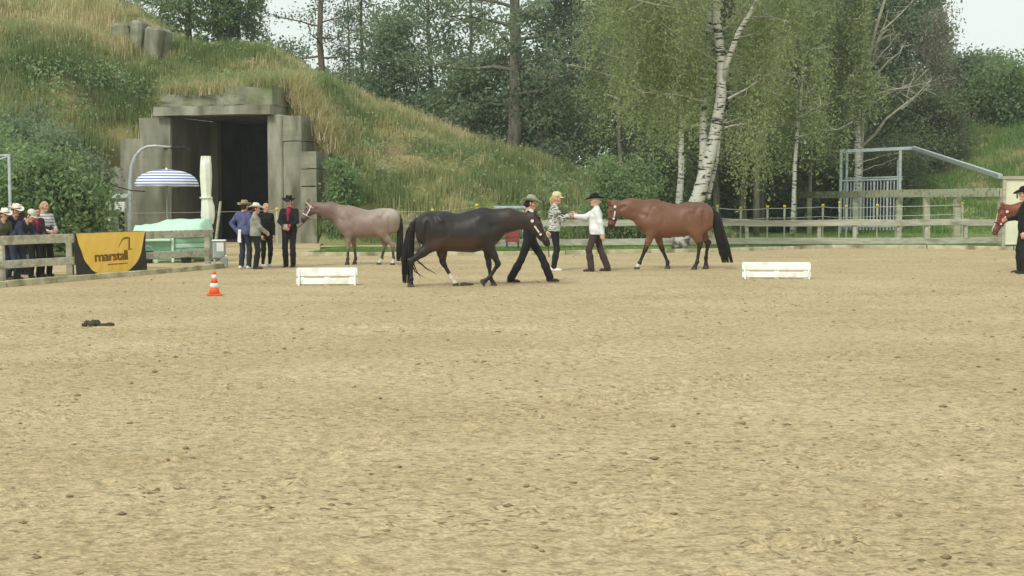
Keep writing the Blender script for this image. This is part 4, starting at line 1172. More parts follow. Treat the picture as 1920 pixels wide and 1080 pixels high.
# marstall banner over the fence
def banner():
    a, b = Vector((*LF[2], 0)), Vector((*LF[3], 0))
    d = (b - a).normalized(); n = Vector((d.y, -d.x, 0))
    if n.y > 0: n = -n
    o = a + n * 0.14 - d * 0.02
    W = (b - a).length - 0.04
    t = thing('advertising_banner', 'yellow and black advertising banner hung over the wooden fence', 'banner', (o.x, o.y, 0), atan2(d.y, d.x))
    top, bot = 0.95, 0.0
    def ripple(x, z): return 0.010 * sin(x * 7 + z * 3) + 0.008 * sin(x * 17 - z * 9) - 0.02 * (top - z)
    nx_, nz_ = 60, 30
    def inside(x, z):      # the yellow tongue
        zz = (z - bot) / (top - bot); xx = abs(x / W - 0.5) * 2
        w = (max(zz - 0.075, 0) / 0.925)
        return xx < 1
    V = [(W * i / nx_, ripple(W * i / nx_, bot + (top - bot) * j / nz_), bot + (top - bot) * j / nz_) for j in range(nz_ + 1) for i in range(nx_ + 1)]
    F = [(j * (nx_ + 1) + i, j * (nx_ + 1) + i + 1, (j + 1) * (nx_ + 1) + i + 1, (j + 1) * (nx_ + 1) + i) for j in range(nz_) for i in range(nx_)]
    mb = MB(); mb.add(V, F)
    # flap over the top of the rail
    mb.add([(0, ripple(0, top), top), (W, ripple(W, top), top), (W, .2, top + .005), (0, .2, top + .005)], [(0, 1, 2, 3)])
    s_ = mb.build('cloth', M_BBAN, t, True)
    md = s_.modifiers.new('s', 'SOLIDIFY'); md.thickness = 0.003
    # yellow tongue: rows from edge to edge, laid on the black cloth
    def half(w): 
        w = max(w, 0.0)
        return 0.5 * W * (0.985 * (w ** 0.25) if w < .5 else 0.828 + (w - .5) * 0.31)
    rows = 40; cols = 36
    V, F = [], []
    for j in range(rows + 1):
        w = (j / rows) ** 1.6; z = bot + (top - bot) * (0.06 + 0.94 * w) - (0.0 if j < rows else 0.001)
        for i in range(cols + 1):
            x = W / 2 + half(w) * (2 * i / cols - 1)
            V.append((x, ripple(x, z) - 0.009, z))
    for j in range(rows):
        for i in range(cols): F.append((j * (cols + 1) + i, j * (cols + 1) + i + 1, (j + 1) * (cols + 1) + i + 1, (j + 1) * (cols + 1) + i))
    mb = MB(); mb.add(V, F); mb.build('yellow_field', M_YBAN, t, True)
    # lettering and the whip-like hook above it
    cu = bpy.data.curves.new('lettering', 'FONT'); cu.body = 'marstall'; cu.size = 0.30; cu.extrude = 0.0; cu.offset = 0.008; cu.space_character = 0.86
    tmp = bpy.data.objects.new('tmp', cu); col.objects.link(tmp)
    dg = bpy.context.evaluated_depsgraph_get()
    me = bpy.data.meshes.new_from_object(tmp.evaluated_get(dg))
    bpy.data.objects.remove(tmp)
    P = np.array([v_.co[:] for v_ in me.vertices]); w0, w1 = P[:, 0].min(), P[:, 0].max()
    X = W * 0.25 + (P[:, 0] - w0) / (w1 - w0) * W * 0.47
    Z = 0.345 + P[:, 1] * 0.95
    for k, v_ in enumerate(me.vertices): v_.co = (X[k], ripple(X[k], Z[k]) - 0.017, Z[k])
    me.materials.clear(); me.materials.append(M_PRINT)
    link('lettering', me, t)
    hook = MB(); hx = lambda f: W * f
    path = [(0.585, 0.61), (0.605, 0.66), (0.63, 0.73), (0.655, 0.79), (0.685, 0.815), (0.72, 0.815), (0.755, 0.805)]
    wd = [0.006, 0.012, 0.018, 0.026, 0.036, 0.036, 0.02]
    V = []
    for (fx, z), w in zip(path, wd):
        for sg in (-1, 1):
            z2 = z + sg * w * .5; V.append((hx(fx) - sg * w * .3, ripple(hx(fx), z2) - 0.017, z2))
    hook.add(V, [(2 * i, 2 * i + 2, 2 * i + 3, 2 * i + 1) for i in range(len(path) - 1)])
    for f0, f1, z0, z1 in ((0.735, 0.752, 0.58, 0.80), (0.725, 0.775, 0.555, 0.575)):
        V = [(hx(f), ripple(hx(f), z) - 0.017, z) for f, z in ((f0, z0), (f1, z0), (f1, z1), (f0, z1))]
        hook.add(V, [(0, 1, 2, 3)])
    hook.build('emblem', M_PRINT, t)
    sub = MB(); r = random.Random(2); x = 0.43
    while x < 0.70:
        w = r.uniform(0.012, 0.022)
        V = [(hx(f), ripple(hx(f), z) - 0.017, z) for f, z in ((x, .245), (x + w, .245), (x + w, .272), (x, .272))]
        sub.add(V, [(0, 1, 2, 3)]); x += w + r.uniform(.004, .012)
    sub.build('small_print', M_PRINT, t)
banner()

# closed cream parasol
p = G(388, 497); p.y = 36.4; p.x = GX(388, 36.4)
t = thing('closed_parasol', 'closed cream garden parasol standing by the mint bar', 'parasol', (p.x, p.y, 0))
rng = np.random.default_rng(2)
zt = AT(388, 299, 36.4).z
n = 28; V = []
prof = [(0.15, 1.00), (0.165, 1.05), (0.20, 1.22), (0.185, 1.5), (0.15, 1.78), (0.165, 2.0), (0.185, 2.3), (0.175, 2.6), (0.15, 2.85), (0.105, zt - .18), (0.09, zt - .16)]
for r, z in prof:
    for k in range(n):
        a = 2 * pi * k / n
        pl = 1 + 0.11 * cos(a * 7 + z * 1.5) + (0.22 * max(0, cos(a)) if z < 1.6 else 0)
        V.append((.82 * r * pl * cos(a) + (.03 if z < 1.6 else 0), .82 * r * pl * sin(a), z))
mb = MB(); mb.add(V, [(i * n + k, i * n + (k + 1) % n, (i + 1) * n + (k + 1) % n, (i + 1) * n + k) for i in range(len(prof) - 1) for k in range(n)]); mb.build('canopy', M_CLOTH, t, True)
MB().lathe([(0.125, zt - .19), (0.10, zt - .05), (0.07, zt - .005), (0.0, zt)], (0, 0, 0), 16).build('vent_cap', M_CLOTH, t, True)
MB().lathe([(0.175, 1.70), (0.178, 1.74)], (0, 0, 0), 18).build('tie_strap', M_CLOTH, t, True)
MB().tube([(0, 0, 0.05), (0, 0, zt - .1)], 0.045, 10).build('pole', M_GREYBOX, t, True)
MB().box((0, 0, 0.04), (0.6, 0.6, 0.08), None, 0.02).build('base', M_CONC, t)

# open blue-and-white striped parasol
def striped_parasol():
    y = 38.4
    c = AT(312.5, 350, y); ap = AT(312.5, 318, y); R = GX(373, y) - GX(312.5, y)
    t = thing('striped_parasol', 'open blue-and-white striped parasol above the mint bar', 'parasol', (c.x, c.y, 0))
    m = bpy.data.materials.new('striped_cloth'); m.use_nodes = True
    n, l = m.node_tree.nodes, m.node_tree.links
    tc = n.new('ShaderNodeTexCoord'); s = n.new('ShaderNodeSeparateXYZ'); l.new(tc.outputs['Object'], s.inputs[0])
    mr = n.new('ShaderNodeMapRange'); mr.inputs['From Min'].default_value = c.z; mr.inputs['From Max'].default_value = ap.z; l.new(s.outputs['Z'], mr.inputs['Value'])
    mu = n.new('ShaderNodeMath'); mu.operation = 'MULTIPLY'; mu.inputs[1].default_value = 6.2; l.new(mr.outputs[0], mu.inputs[0])
    fr = n.new('ShaderNodeMath'); fr.operation = 'FRACT'; l.new(mu.outputs[0], fr.inputs[0])
    rp = n.new('ShaderNodeValToRGB'); rp.color_ramp.interpolation = 'CONSTANT'; e = rp.color_ramp.elements
    e[0].position, e[0].color = 0.0, (*lin((226, 232, 236)), 1); e[1].position, e[1].color = 0.62, (*lin((74, 80, 160)), 1)
    l.new(fr.outputs[0], rp.inputs[0]); b = n['Principled BSDF']; l.new(rp.outputs[0], b.inputs['Base Color']); b.inputs['Roughness'].default_value = 0.8
    MATS['striped_cloth'] = m
    nr, na = 14, 48; V = []
    H = ap.z - c.z
    for i in range(nr + 1):
        q = i / nr
        for k in range(na):
            a = 2 * pi * k / na
            sc = 1 - 0.05 * abs(sin(a * 4)) * q
            r = R * sin(q * pi / 2 * 0.98) ** 0.92
            V.append((r * sc * cos(a), r * sc * sin(a), c.z + H * (1 - q ** 1.9) + 0.02 * abs(sin(a * 4)) * q))
    F = [(i * na + k, (i + 1) * na + k, (i + 1) * na + (k + 1) % na, i * na + (k + 1) % na) for i in range(nr) for k in range(na)]
    mb = MB(); mb.add(V, F); o = mb.build('canopy', m, t, True); md = o.modifiers.new('s', 'SOLIDIFY'); md.thickness = 0.006
    MB().tube([(0, 0, 0.05), (0, 0, ap.z + 0.05)], 0.022, 10).build('pole', M_GREYBOX, t, True)
    MB().lathe([(0.03, 0), (0.035, 0.03), (0.0, 0.07)], (0, 0, ap.z), 10).build('finial', M_WHITE, t, True)
    for k in range(8):
        a = 2 * pi * (k + .5) / 8 + .39
        MB().bar((0.03 * cos(a), 0.03 * sin(a), ap.z - 0.03), (R * .93 * cos(a), R * .93 * sin(a), c.z + 0.02), 0.012, 0.012).build('rib', M_GREYBOX, t)
    MB().lathe([(0.25, 0), (0.25, 0.08), (0.06, 0.12), (0.05, 0.3)], (0, 0, 0), 16).build('base', M_CONC, t, True)
striped_parasol()

# mint bar counter built of boards, two parts at an angle
def mint_bar():
    y0 = 35.0
    s = FPX / y0
    a = AT(249, 470, y0)
    t = thing('mint_bar', 'mint-green board bar counter behind the fence end', 'bar counter', (a.x, y0, 0), radians(-3))
    X = lambda u: (u - 249) / s
    Z = lambda v: EYE - (v - HOR) / s
    B = lambda n_, x0, x1, ya, yb, z0, z1, m=M_MINT, ch=0.015: MB().box(((x0 + x1) / 2, (ya + yb) / 2, (z0 + z1) / 2), (x1 - x0, yb - ya, z1 - z0), None, ch).build(n_, m, t)
    xl, xm, xr = X(250), X(322), X(381)
    # counter top covered by a sagging sheet
    nx_, ny_ = 40, 14; V = []
    W = xr - xl; D = 1.15
    for j in range(ny_ + 1):
        for i in range(nx_ + 1):
            fx, fy = i / nx_, j / ny_
            e = min(fx, 1 - fx) * W; g = min(fy, 1 - fy) * D
            z = Z(421) + (Z(411) - Z(421)) * float(sstep(.12, .45, fx)) * (0.35 + 0.65 * float(sstep(0, .5, fy)))
            z += -0.03 * (1 - fy)
            if e < 0.02 or g < 0.02: z = Z(436)
            z += 0.008 * sin(fx * 23 + fy * 9)
            V.append((xl + W * fx, -0.05 + D * fy, z))
    mb = MB(); mb.add(V, [(j * (nx_ + 1) + i, j * (nx_ + 1) + i + 1, (j + 1) * (nx_ + 1) + i + 1, (j + 1) * (nx_ + 1) + i) for j in range(ny_) for i in range(nx_)])
    o = mb.build('cover_sheet', M_MINT, t, True)
    # front half: shelf edge, recessed panel, corner posts
    B('front_rail', xl, xm - .01, -0.02, 0.06, Z(446), Z(436))
    B('shelf', xl + .02, xm + .03, -0.16, 0.3, Z(452), Z(447))
    for k in range(4):
        z0 = Z(486) + (Z(453) - Z(486)) * k / 4
        B('front_board', xl + .03, xm, 0.10, 0.13, z0 + .004, z0 + (Z(453) - Z(486)) / 4 - .004, M_MINT_D, 0.004)
    B('corner_post', xl, xl + .06, -0.02, 0.06, 0.02, Z(437)); B('corner_post', xm + .01, xm + .08, -0.03, 0.05, 0.02, Z(437)); B('corner_post', xr - .07, xr, 0.5, 0.6, 0.02, Z(437))
    # right half: horizontal boards running back
    for k in range(5):
        z0 = Z(484) + (Z(437) - Z(484)) * k / 5
        MB().bar((xm + .09, 0.06, z0 + .06), (xr - .02, 0.48, z0 + .075), 0.025, 0.115, ch=0.006).build('side_board', M_MINT_D if k % 2 else M_MINT, t)
    B('leg', X(291), X(299), -0.12, -0.05, 0.0, Z(486))
    B('back_panel', xl, xr, 1.0, 1.03, 0.05, Z(440), M_MINT_D)
    for u0, u1, yy in ((272, 290, .15), (337, 359, .35)):
        tt = thing('bucket', 'dark bucket under the mint bar, ' + ('left one' if u0 < 300 else 'right one'), 'bucket', (a.x + X((u0 + u1) / 2), y0 + yy - .3, 0.0))
        r = X(u1) - X(u0)
        MB().lathe([(r * .40, 0), (r * .5, 0.30), (r * .53, 0.31), (r * .53, 0.33), (r * .47, 0.33), (r * .37, 0.03), (0.0, 0.03)], (0, 0, 0), 18, cap=False).build('body', M_BLACK, tt, True)
        MB().tube([(r * .5 * cos(q), 0.0, 0.3 + 0.16 * sin(q)) for q in np.linspace(0, pi, 9)], 0.006, 5).build('handle', M_STEEL, tt, True)
mint_bar()
# bin with a notice, cans and a leaning plank at the fence end
p = G(413, 503); 
t = thing('litter_bin', 'grey lidded litter bin with a white notice at the fence end', 'bin', (GX(411, 32.9), 32.9, 0), 0.15)
MB().box((0, 0, 0.42), (0.30, 0.30, 0.42), None, 0.03).build('body', M_GREYBOX, t)
MB().box((0, 0, 0.655), (0.34, 0.34, 0.04), None, 0.015).build('lid', M_WHITE, t)
MB().box((0.03, -0.154, 0.50), (0.17, 0.006, 0.22)).build('notice', M_REFL, t)
for sx in (-1, 1):
    for sy in (-1, 1): MB().box((sx * .12, sy * .12, 0.105), (0.04, 0.04, 0.21)).build('leg', M_STEEL, t)
t = thing('water_canister', 'pale grey water canister on the ground beside the bin', 'canister', (GX(421, 32.5), 32.5, 0), 0.3)
MB().box((0, 0, 0.13), (0.15, 0.12, 0.26), None, 0.03).build('body', M_GREYBOX, t)
MB().lathe([(0.03, 0), (0.03, 0.05), (0, 0.055)], (0.03, 0, 0.26), 12).build('screw_cap', M_WHITE, t, True)
MB().tube([(-0.05, 0, 0.25), (-0.05, 0, 0.30), (0.0, 0, 0.30)], 0.01, 6).build('handle', M_GREYBOX, t, True)
t = thing('leaning_plank', 'thin timber plank leaning beside the closed parasol', 'plank', (GX(400, 36.9), 36.9, 0))
MB().bar((0, 0, 0), (0.16, 0.25, 1.62), 0.07, 0.045, ch=0.006).build('plank', M_WOOD, t)

# curved lamp pole before the shelter
y = 46.5
Q = lambda u, v: AT(u, v, y)
b = Q(243, 400); t = thing('lamp_pole', 'curved grey lamp pole arching in front of the shelter', 'lamp post', (b.x, y, 0))
pts = [Vector((b.x, y, 0)), Q(243, 400), Q(244, 340), Q(247, 310), Q(254, 293), Q(264, 281), Q(276, 275), Q(290, 273.5), Q(322, 276)]
MB().tube([p_ - Vector((b.x, y, 0)) for p_ in pts], [.075, .075, .07, .065, .06, .055, .05, .045, .04], 10).build('pole', M_STEEL, t, True)
e = Q(322, 276) - Vector((b.x, y, 0))
MB().box((e.x + 0.22, 0, e.z - 0.02), (0.5, 0.16, 0.09), None, 0.03).build('lamp_head', M_BLACK, t)
# meter cabinets
t = thing('meter_cabinet', 'grey electric meter cabinet with sloping lid beside the lamp pole', 'cabinet', (GX(229, 45.2), 45.2, 0))
zc = AT(229, 384, 45.2).z
MB().box((0, 0, zc), (0.42, 0.3, 0.52), None, 0.02).build('box', M_GREYBOX, t)
MB().box((0, -0.05, zc + 0.29), (0.5, 0.42, 0.05), Matrix.Rotation(0.3, 3, 'X'), 0.01).build('lid', M_GREYBOX, t)
MB().box((0, 0, zc / 2 - .13), (0.16, 0.12, zc - .26), None, 0.01).build('stand', M_BLACK, t)
MB().box((0, -0.155, zc - .05), (0.3, 0.008, 0.3)).build('door', M_WHITE, t)
t = thing('socket_post', 'wooden post with white lamp boxes left of the meter cabinet', 'utility post', (GX(207, 44.5), 44.5, 0))
MB().box((0, 0, 0.9), (0.10, 0.10, 1.8), None, 0.01).build('post', M_WOOD_G, t)
for u_, v_, w_, h_ in ((195, 375, 0.24, 0.14), (196, 397, 0.36, 0.14), (202, 414, 0.28, 0.08)):
    q = AT(u_, v_, 44.5); dx = q.x - GX(207, 44.5)
    MB().box((dx, -0.1, q.z), (w_, 0.14, h_), None, 0.02).build('lamp_box', M_WHITE, t)
tag(MB().tube([AT(190, 339, 45), AT(205, 343, 45), AT(222, 351, 45), AT(245, 357, 45), AT(272, 359, 45)], 0.02, 6).build('drooping_cable', M_BLACK, None, True), 'black drooping cable left of the striped parasol', 'cable')

# steel frame at the left edge
y = 37.0; t = thing('goal_frame', 'galvanised steel goal-like frame at the left edge above the spectators', 'frame', (GX(21, y), y, 0))
zt = AT(21, 289, y).z
MB().box((0, 0, zt / 2), (0.075, 0.075, zt), None, 0.008).build('upright', M_STEEL, t)
MB().box((-1.04, 0, zt - .03), (2.0, 0.07, 0.06), None, 0.008).build('crossbar', M_STEEL, t)
MB().bar((-0.04, 0, zt - 0.06), (-0.55, 0, zt - 0.24), 0.04, 0.04).build('brace', M_STEEL, t)
MB().box((-2.0, 0, zt / 2), (0.075, 0.075, zt), None, 0.008).build('upright', M_STEEL, t)

# galvanised pen with barred panel and sloping beam
def steel_pen():
    y = 66.0; b = AT(1577, 440, y)
    o = Vector((b.x, y, 0))
    t = thing('steel_pen', 'galvanised steel pen with barred panel and long sloping roof beam', 'steel frame', o)
    L = lambda u, v, dy=0: AT(u, v, y + dy) - o
    H0 = lambda u, dy=0: Vector((AT(u, 400, y + dy).x - o.x, dy, 0))
    def post(u, v, dy=0, w=0.14):
        q = L(u, v, dy); MB().box((q.x, dy, q.z / 2), (w, w, q.z), None, 0.01).build('post', M_STEEL, t)
    post(1577, 283); post(1588, 284, 1.2, 0.12); post(1688, 278); post(1684, 300, 2.2, 0.10)
    MB().bar(L(1574, 284), L(1717, 277.5), 0.16, 0.16, ch=0.01).build('roof_beam', M_STEEL, t)
    e = AT(1876, 331, 49.6) - o
    MB().bar(L(1712, 277), e, 0.16, 0.17, ch=0.01).build('sloping_beam', M_STEEL, t)
    MB().bar(L(1714, 282) + Vector((0, .25, 0)), e + Vector((0, .25, -.02)), 0.06, 0.08, ch=0.01).build('tie_rod', M_STEEL, t)
    MB().bar(L(1577, 339), L(1692, 335.5), 0.08, 0.08, ch=0.008).build('rail', M_STEEL, t)
    MB().bar(L(1584, 334.5, .8), L(1692, 331.5, .0), 0.07, 0.07, ch=0.008).build('rail', M_STEEL, t)
    MB().bar(L(1577, 425), L(1690, 424), 0.07, 0.07, ch=0.008).build('rail', M_STEEL, t)
    n = 17
    for k in range(n):
        u = 1583 + (1683 - 1583) * k / (n - 1)
        q = L(u, 339 - 3.5 * k / n); w = 0.10 if k % 4 == 1 else 0.055
        MB().box((q.x, 0.0, (q.z - .06) / 2 + .1), (w, 0.04, q.z - .3), None, 0.006).build('bar', M_STEEL, t)
steel_pen()

# cream board at the right end
y = 47.2; t = thing('cream_sign', 'cream panel with grey timber frame at the right end of the fence', 'sign board', (GX(1882, y), y, 0))
z0, z1 = AT(1890, 456, y).z, AT(1890, 337, y).z
MB().box((0.78, 0, (z0 + z1) / 2), (1.50, 0.04, z1 - z0), None, 0.004).build('panel', M_CREAM, t)
MB().box((-0.03, -0.01, z1 / 2), (0.11, 0.1, z1 + .02), None, 0.01).build('post', M_WOOD, t)
MB().box((1.6, -0.01, z1 / 2), (0.11, 0.1, z1 + .02), None, 0.01).build('post', M_WOOD, t)
MB().box((0.78, -0.01, z1 + 0.07), (1.8, 0.16, 0.12), None, 0.01).build('top_board', M_WOOD, t)
MB().box((0.78, -0.01, z0 - 0.03), (1.5, 0.09, 0.05), None, 0.01).build('sill', M_WHITE, t)
q = AT(1907, 362, y); ex = q.x - GX(1882, y)
MB().box((ex, -0.023, q.z), (0.26, 0.004, 0.055)).box((ex, -0.023, q.z - .11), (0.06, 0.004, 0.16)).build('green_mark', M_DKGREEN, t)

# rough stump by the fence end, red crate and grey beam behind the dark horse
p = G(767, 480)
V, F = blob([((0, 0, 0.05), (0.0, 0, 0.95), 0.30, 0.22), ((-.12, .05, .1), (-.1, .02, .8), .2, .16), ((.14, 0, .0), (.12, 0, .55), .2, .15), ((.05, -.1, 1.0), (.08, -.08, 1.18), .14, .09)], 0.03, 0.08, wob=0.03, wfreq=11, seed=2)
o = link('tree_stump', np_mesh('tree_stump', V, F, M_STONE, smooth=True)); o.location = (p.x, p.y + 0.6, -0.02)
tag(o, "rough grey tree stump between the roan horse and the dark horse's tail", 'stump')
p = AT(961, 441, 44.5); t = thing('red_crate', "red plastic crate behind the dark horse's chest", 'crate', (p.x, p.y, 0))
for z_ in (0.34, 0.50, 0.64): MB().box((0, -.2, z_), (0.46, 0.02, 0.10), None, 0.004).build('slat', M_RED, t)
for z_ in (0.34, 0.50, 0.64): MB().box((0, .2, z_), (0.46, 0.02, 0.10), None, 0.004).build('slat', M_RED, t)
for sx in (-1, 1): MB().box((sx * .22, 0, 0.49), (0.02, 0.38, 0.42), None, 0.004).build('end_panel', M_RED, t)
MB().box((0, 0, 0.29), (0.44, 0.4, 0.02)).build('floor', M_RED, t)
for sx in (-1, 1):
    for sy in (-1, 1): MB().box((sx * .19, sy * .17, 0.14), (0.05, 0.05, 0.28)).build('leg', M_BLACK, t)
p = AT(957, 389, 47); t = thing('steel_trough', 'grey steel beam on trestles behind the walking handler', 'beam', (p.x, p.y, 0))
MB().box((0, 0, p.z), (1.15, 0.2, 0.10), None, 0.02).build('beam', M_STEEL, t)
for sx in (-1, 1):
    MB().bar((sx * .45, -.2, 0), (sx * .45, 0, p.z - .05), 0.05, 0.05).build('trestle_leg', M_STEEL, t); MB().bar((sx * .45, .2, 0), (sx * .45, 0.01, p.z - .05), 0.05, 0.05).build('trestle_leg', M_STEEL, t)

# ================================================================== HORSES
M_COAT = mat('horse_coat', (0, 0, 0), attr='coat', rough=0.46, spec=0.36, bump=0.22, bscale=42)
M_HAIR_K = mat('black_horsehair', lin((24, 22, 21)), lin((38, 34, 31)), 12, 0.55, spec=0.35)
M_HAIR_B = mat('dark_brown_horsehair', lin((44, 34, 30)), lin((66, 52, 44)), 12, 0.55, spec=0.35)
M_HAIR_C = mat('chestnut_horsehair', lin((92, 52, 36)), lin((116, 68, 46)), 12, 0.55, spec=0.35)
M_HOOF = mat('hoof_horn', lin((56, 50, 44)), lin((80, 72, 62)), 10, 0.6)
M_STRAP = mat('brown_leather', lin((70, 46, 34)), lin((92, 62, 44)), 10, 0.6)
M_SILVER = mat('silver_plate', lin((206, 206, 198)), lin((226, 226, 220)), 10, 0.35, spec=0.6)
M_EYE = mat('dark_eye', lin((18, 15, 13)), lin((24, 20, 18)), 10, 0.15, spec=0.6)
M_ROPE = mat('lead_rope', lin((92, 56, 46)), lin((112, 70, 58)), 20, 0.8)

def horse(name, label, loc, face, scale, legs, poll, muzzle, coat, tail, hair, halter, seed=0, neck_mid=None, roll=0.0, belly=0.0):
    """legs: {'FL': [elbow, knee, fetlock, hoof], ...} as (x, z) pairs in metres at 1.5 m withers; +x is the way the horse faces, L is +y"""
    t = thing(name, label, 'horse', loc, face)
    S = scale
    P = []
    def c(a, b, ra, rb, sy=1.0, k=0.07): P.append((tuple(np.array(a) * S), tuple(np.array(b) * S), ra * S, rb * S, sy, k * S))
    # trunk
    c((-.28, 0, 1.065), (.28, 0, 1.055), .305, .315, .84)
    c((-.18, 0, 1.01 - belly), (.22, 0, 1.00 - belly), .30, .31, .86)
    c((.28, 0, 1.09), (.50, 0, 1.06), .335, .275, .70)
    c((.16, 0, 1.32), (.44, 0, 1.40), .10, .095, .5)
    c((-.42, 0, 1.295), (.18, 0, 1.275), .11, .10, .9)
    c((-.56, 0, 1.155), (-.34, 0, 1.13), .295, .31, .86)
    c((.58, 0, 1.03), (.52, 0, .92), .20, .17, .95)
    for s in (-1, 1):
        c((-.60, s * .12, 1.17), (-.66, s * .11, .98), .21, .17, .75)
        c((.38, s * .16, 1.25), (.55, s * .16, 1.0), .14, .13, .6, .04)      # shoulder blade to point of shoulder
        c((.40, s * .17, 1.02), (.36, s * .16, .90), .11, .10, .7, .03)      # triceps
        c((-.40, s * .19, 1.33), (-.36, s * .22, 1.26), .055, .06, 1, .05)   # point of hip
        c((-.44, s * .17, 1.05), (-.36, s * .18, .90), .13, .12, .7, .04)    # stifle
    # neck
    pl, mz = np.array([poll[0], 0, poll[1]]), np.array([muzzle[0], 0, muzzle[1]])
    w0 = np.array([.47, 0, 1.16])
    nm = np.array([neck_mid[0], 0, neck_mid[1]]) if neck_mid else (w0 + pl) / 2 + np.array([0, 0, .01])
    c(w0, nm, .28, .205, .56); c(nm, pl + [-.02, 0, -.07], .205, .135, .58, .05)
    c((.40, 0, 1.37), nm + [0, 0, .10], .085, .07, .6)
    # head
    hd = (mz - pl); L = np.linalg.norm(hd); hd /= L
    up = np.array([hd[2], 0, -hd[0]])                     # towards the forehead side
    if up[0] < 0 and abs(hd[2]) > .5: up = -up
    if abs(hd[2]) <= .5 and up[2] < 0: up = -up
    f = lambda s, h: pl + hd * L * s + up * h
    c(f(.04, -.02), f(.30, -.035), .122, .135, .62, .03)      # cranium to cheek
    c(f(.22, -.085), f(.34, -.07), .118, .104, .66, .03)      # round jaw
    c(f(.34, -.015), f(.86, -.01), .098, .062, .66, .03)      # nose
    c(f(.40, -.06), f(.82, -.045), .073, .05, .62, .03)      # lower jaw
    c(f(.86, -.015), f(.97, -.03), .074, .06, .80, .02)      # muzzle
    c(f(.93, -.07), f(.96, -.065), .034, .03, .9, .015)       # chin
    for s in (-1, 1):
        c(f(.27, .045) + [0, s * .062, 0], f(.33, .04) + [0, s * .06, 0], .028, .022, 1, .015)      # brow
        e0 = f(.0, .05) + np.array([0, s * .045, 0]); e1 = e0 - hd * .10 + up * .09 + np.array([0, s * .015, 0])
        c(e0, (e0 + e1) / 2, .030, .034, .75, .012); c((e0 + e1) / 2, e1, .033, .008, .75, .008)
    # legs
    LEGL = {}
    for key, (a, b, d, h) in legs.items():
        front = key[0] == 'F'; s = 1 if key[1] == 'L' else -1
        yt, ym = (.145, .13) if front else (.145, .125)
        A, Bk, D, Hh = [np.array([q[0], s * yy, q[1]]) for q, yy in zip((a, b, d, h), (yt, ym, ym - .005, ym - .005))]
        if front:
            c((.45, s * .15, .98), A, .15, .105, .75); c(A, A * .45 + Bk * .55, .098, .068, .85, .04); c(A * .45 + Bk * .55, Bk, .066, .050, .9, .03)
            c(Bk + (A - Bk) * .05, Bk + (D - Bk) * .10, .052, .046, .95, .02)
        else:
            c((-.53, s * .12, 1.06), A, .215, .135, .72); c(A, A * .5 + Bk * .5, .132, .085, .75, .05); c(A * .5 + Bk * .5, Bk, .084, .052, .8, .04)
            dirc = (Bk - D) / np.linalg.norm(Bk - D)
            c(Bk + np.array([-.035, 0, .03]), Bk + (D - Bk) * .15, .044, .048, .8, .02)
        c(Bk, D, .041, .033, .85, .02); c(D, D, .044, .044, .9, .02)
        pst = D + (Hh - D) * .62
        c(D, pst, .038, .036, .95, .02); c(pst, D + (Hh - D) * .8, .04, .05, .95, .015)
        LEGL[key] = (A, Bk, D, Hh)
    CV = []
    def g(a, b, ra, rb, k=.05): CV.append((tuple(np.array(a) * S), tuple(np.array(b) * S), ra * S, rb * S, 1.0, k * S))
    for s in (-1, 1):      # hollows between the muscles: behind the shoulder, flank, hamstring, jugular, throat
        g((.22, s * .345, 1.30), (.27, s * .33, .92), .06, .05)
        g((-.26, s * .335, 1.20), (-.24, s * .325, 1.0), .07, .055)
        g((-.60, s * .305, 1.22), (-.64, s * .265, .86), .05, .04, .04)
        g((.62, s * .215, 1.17), tuple(nm + [-.02, s * .165, -.07]), .05, .04, .04)
        g(tuple(f(.14, -.17) + [0, s * .12, 0]), tuple(f(.05, -.20) + [-.03, s * .12, 0]), .05, .04, .03)
        for k_ in range(5):
            g((-.10 + .075 * k_, s * .345, 1.12), (-.14 + .075 * k_, s * .345, .88), .052, .048, .02)
    V, Q = blob(P, 0.0155 * S, .05, carve=CV)
    V = V.astype(float)
    # coat colour per vertex
    co = coat(V / S, {k: v for k, v in LEGL.items()}, (pl, mz, up, hd, L), seed)
    body = link('body', np_mesh('body', V, Q, M_COAT, smooth=True, vcol=co), t)
    sm = body.modifiers.new('sm', 'SMOOTH'); sm.iterations = 2; sm.factor = 0.4
    # hooves: bevelled horn cones
    for key, (A, Bk, D, Hh) in LEGL.items():
        ax = (Hh - D); ax /= np.linalg.norm(ax)
        # sole orientation: flat on ground unless lifted
        lifted = Hh[2] > .09
        mb = MB()
        n = 12; base = Vector(Hh * S)
        if lifted:
            zax = Vector(-ax); xax = Vector((0, 1, 0)).cross(zax).normalized()
        else:
            zax = Vector((0, 0, 1)); xax = Vector((1, 0, 0))
        yax = zax.cross(xax)
        rings = [(.064, -.045 if lifted else -Hh[2] + .004, .012), (.060, -.02 if lifted else -Hh[2] * .5, .004), (.050, .02, -.008)]
        VV = []
        for r, z_, fx in rings:
            for k in range(n):
                a_ = 2 * pi * k / n
                VV.append(base + (xax * (r * cos(a_) * 1.1 + fx) + yax * r * .9 * sin(a_) + zax * z_) * S)
        mb.add(VV, [(i * n + k, i * n + (k + 1) % n, (i + 1) * n + (k + 1) % n, (i + 1) * n + k) for i in range(2) for k in range(n)] + [tuple(range(n))[::-1], tuple(range(2 * n, 3 * n))])
        mb.build('hoof', M_HOOF, t, True)
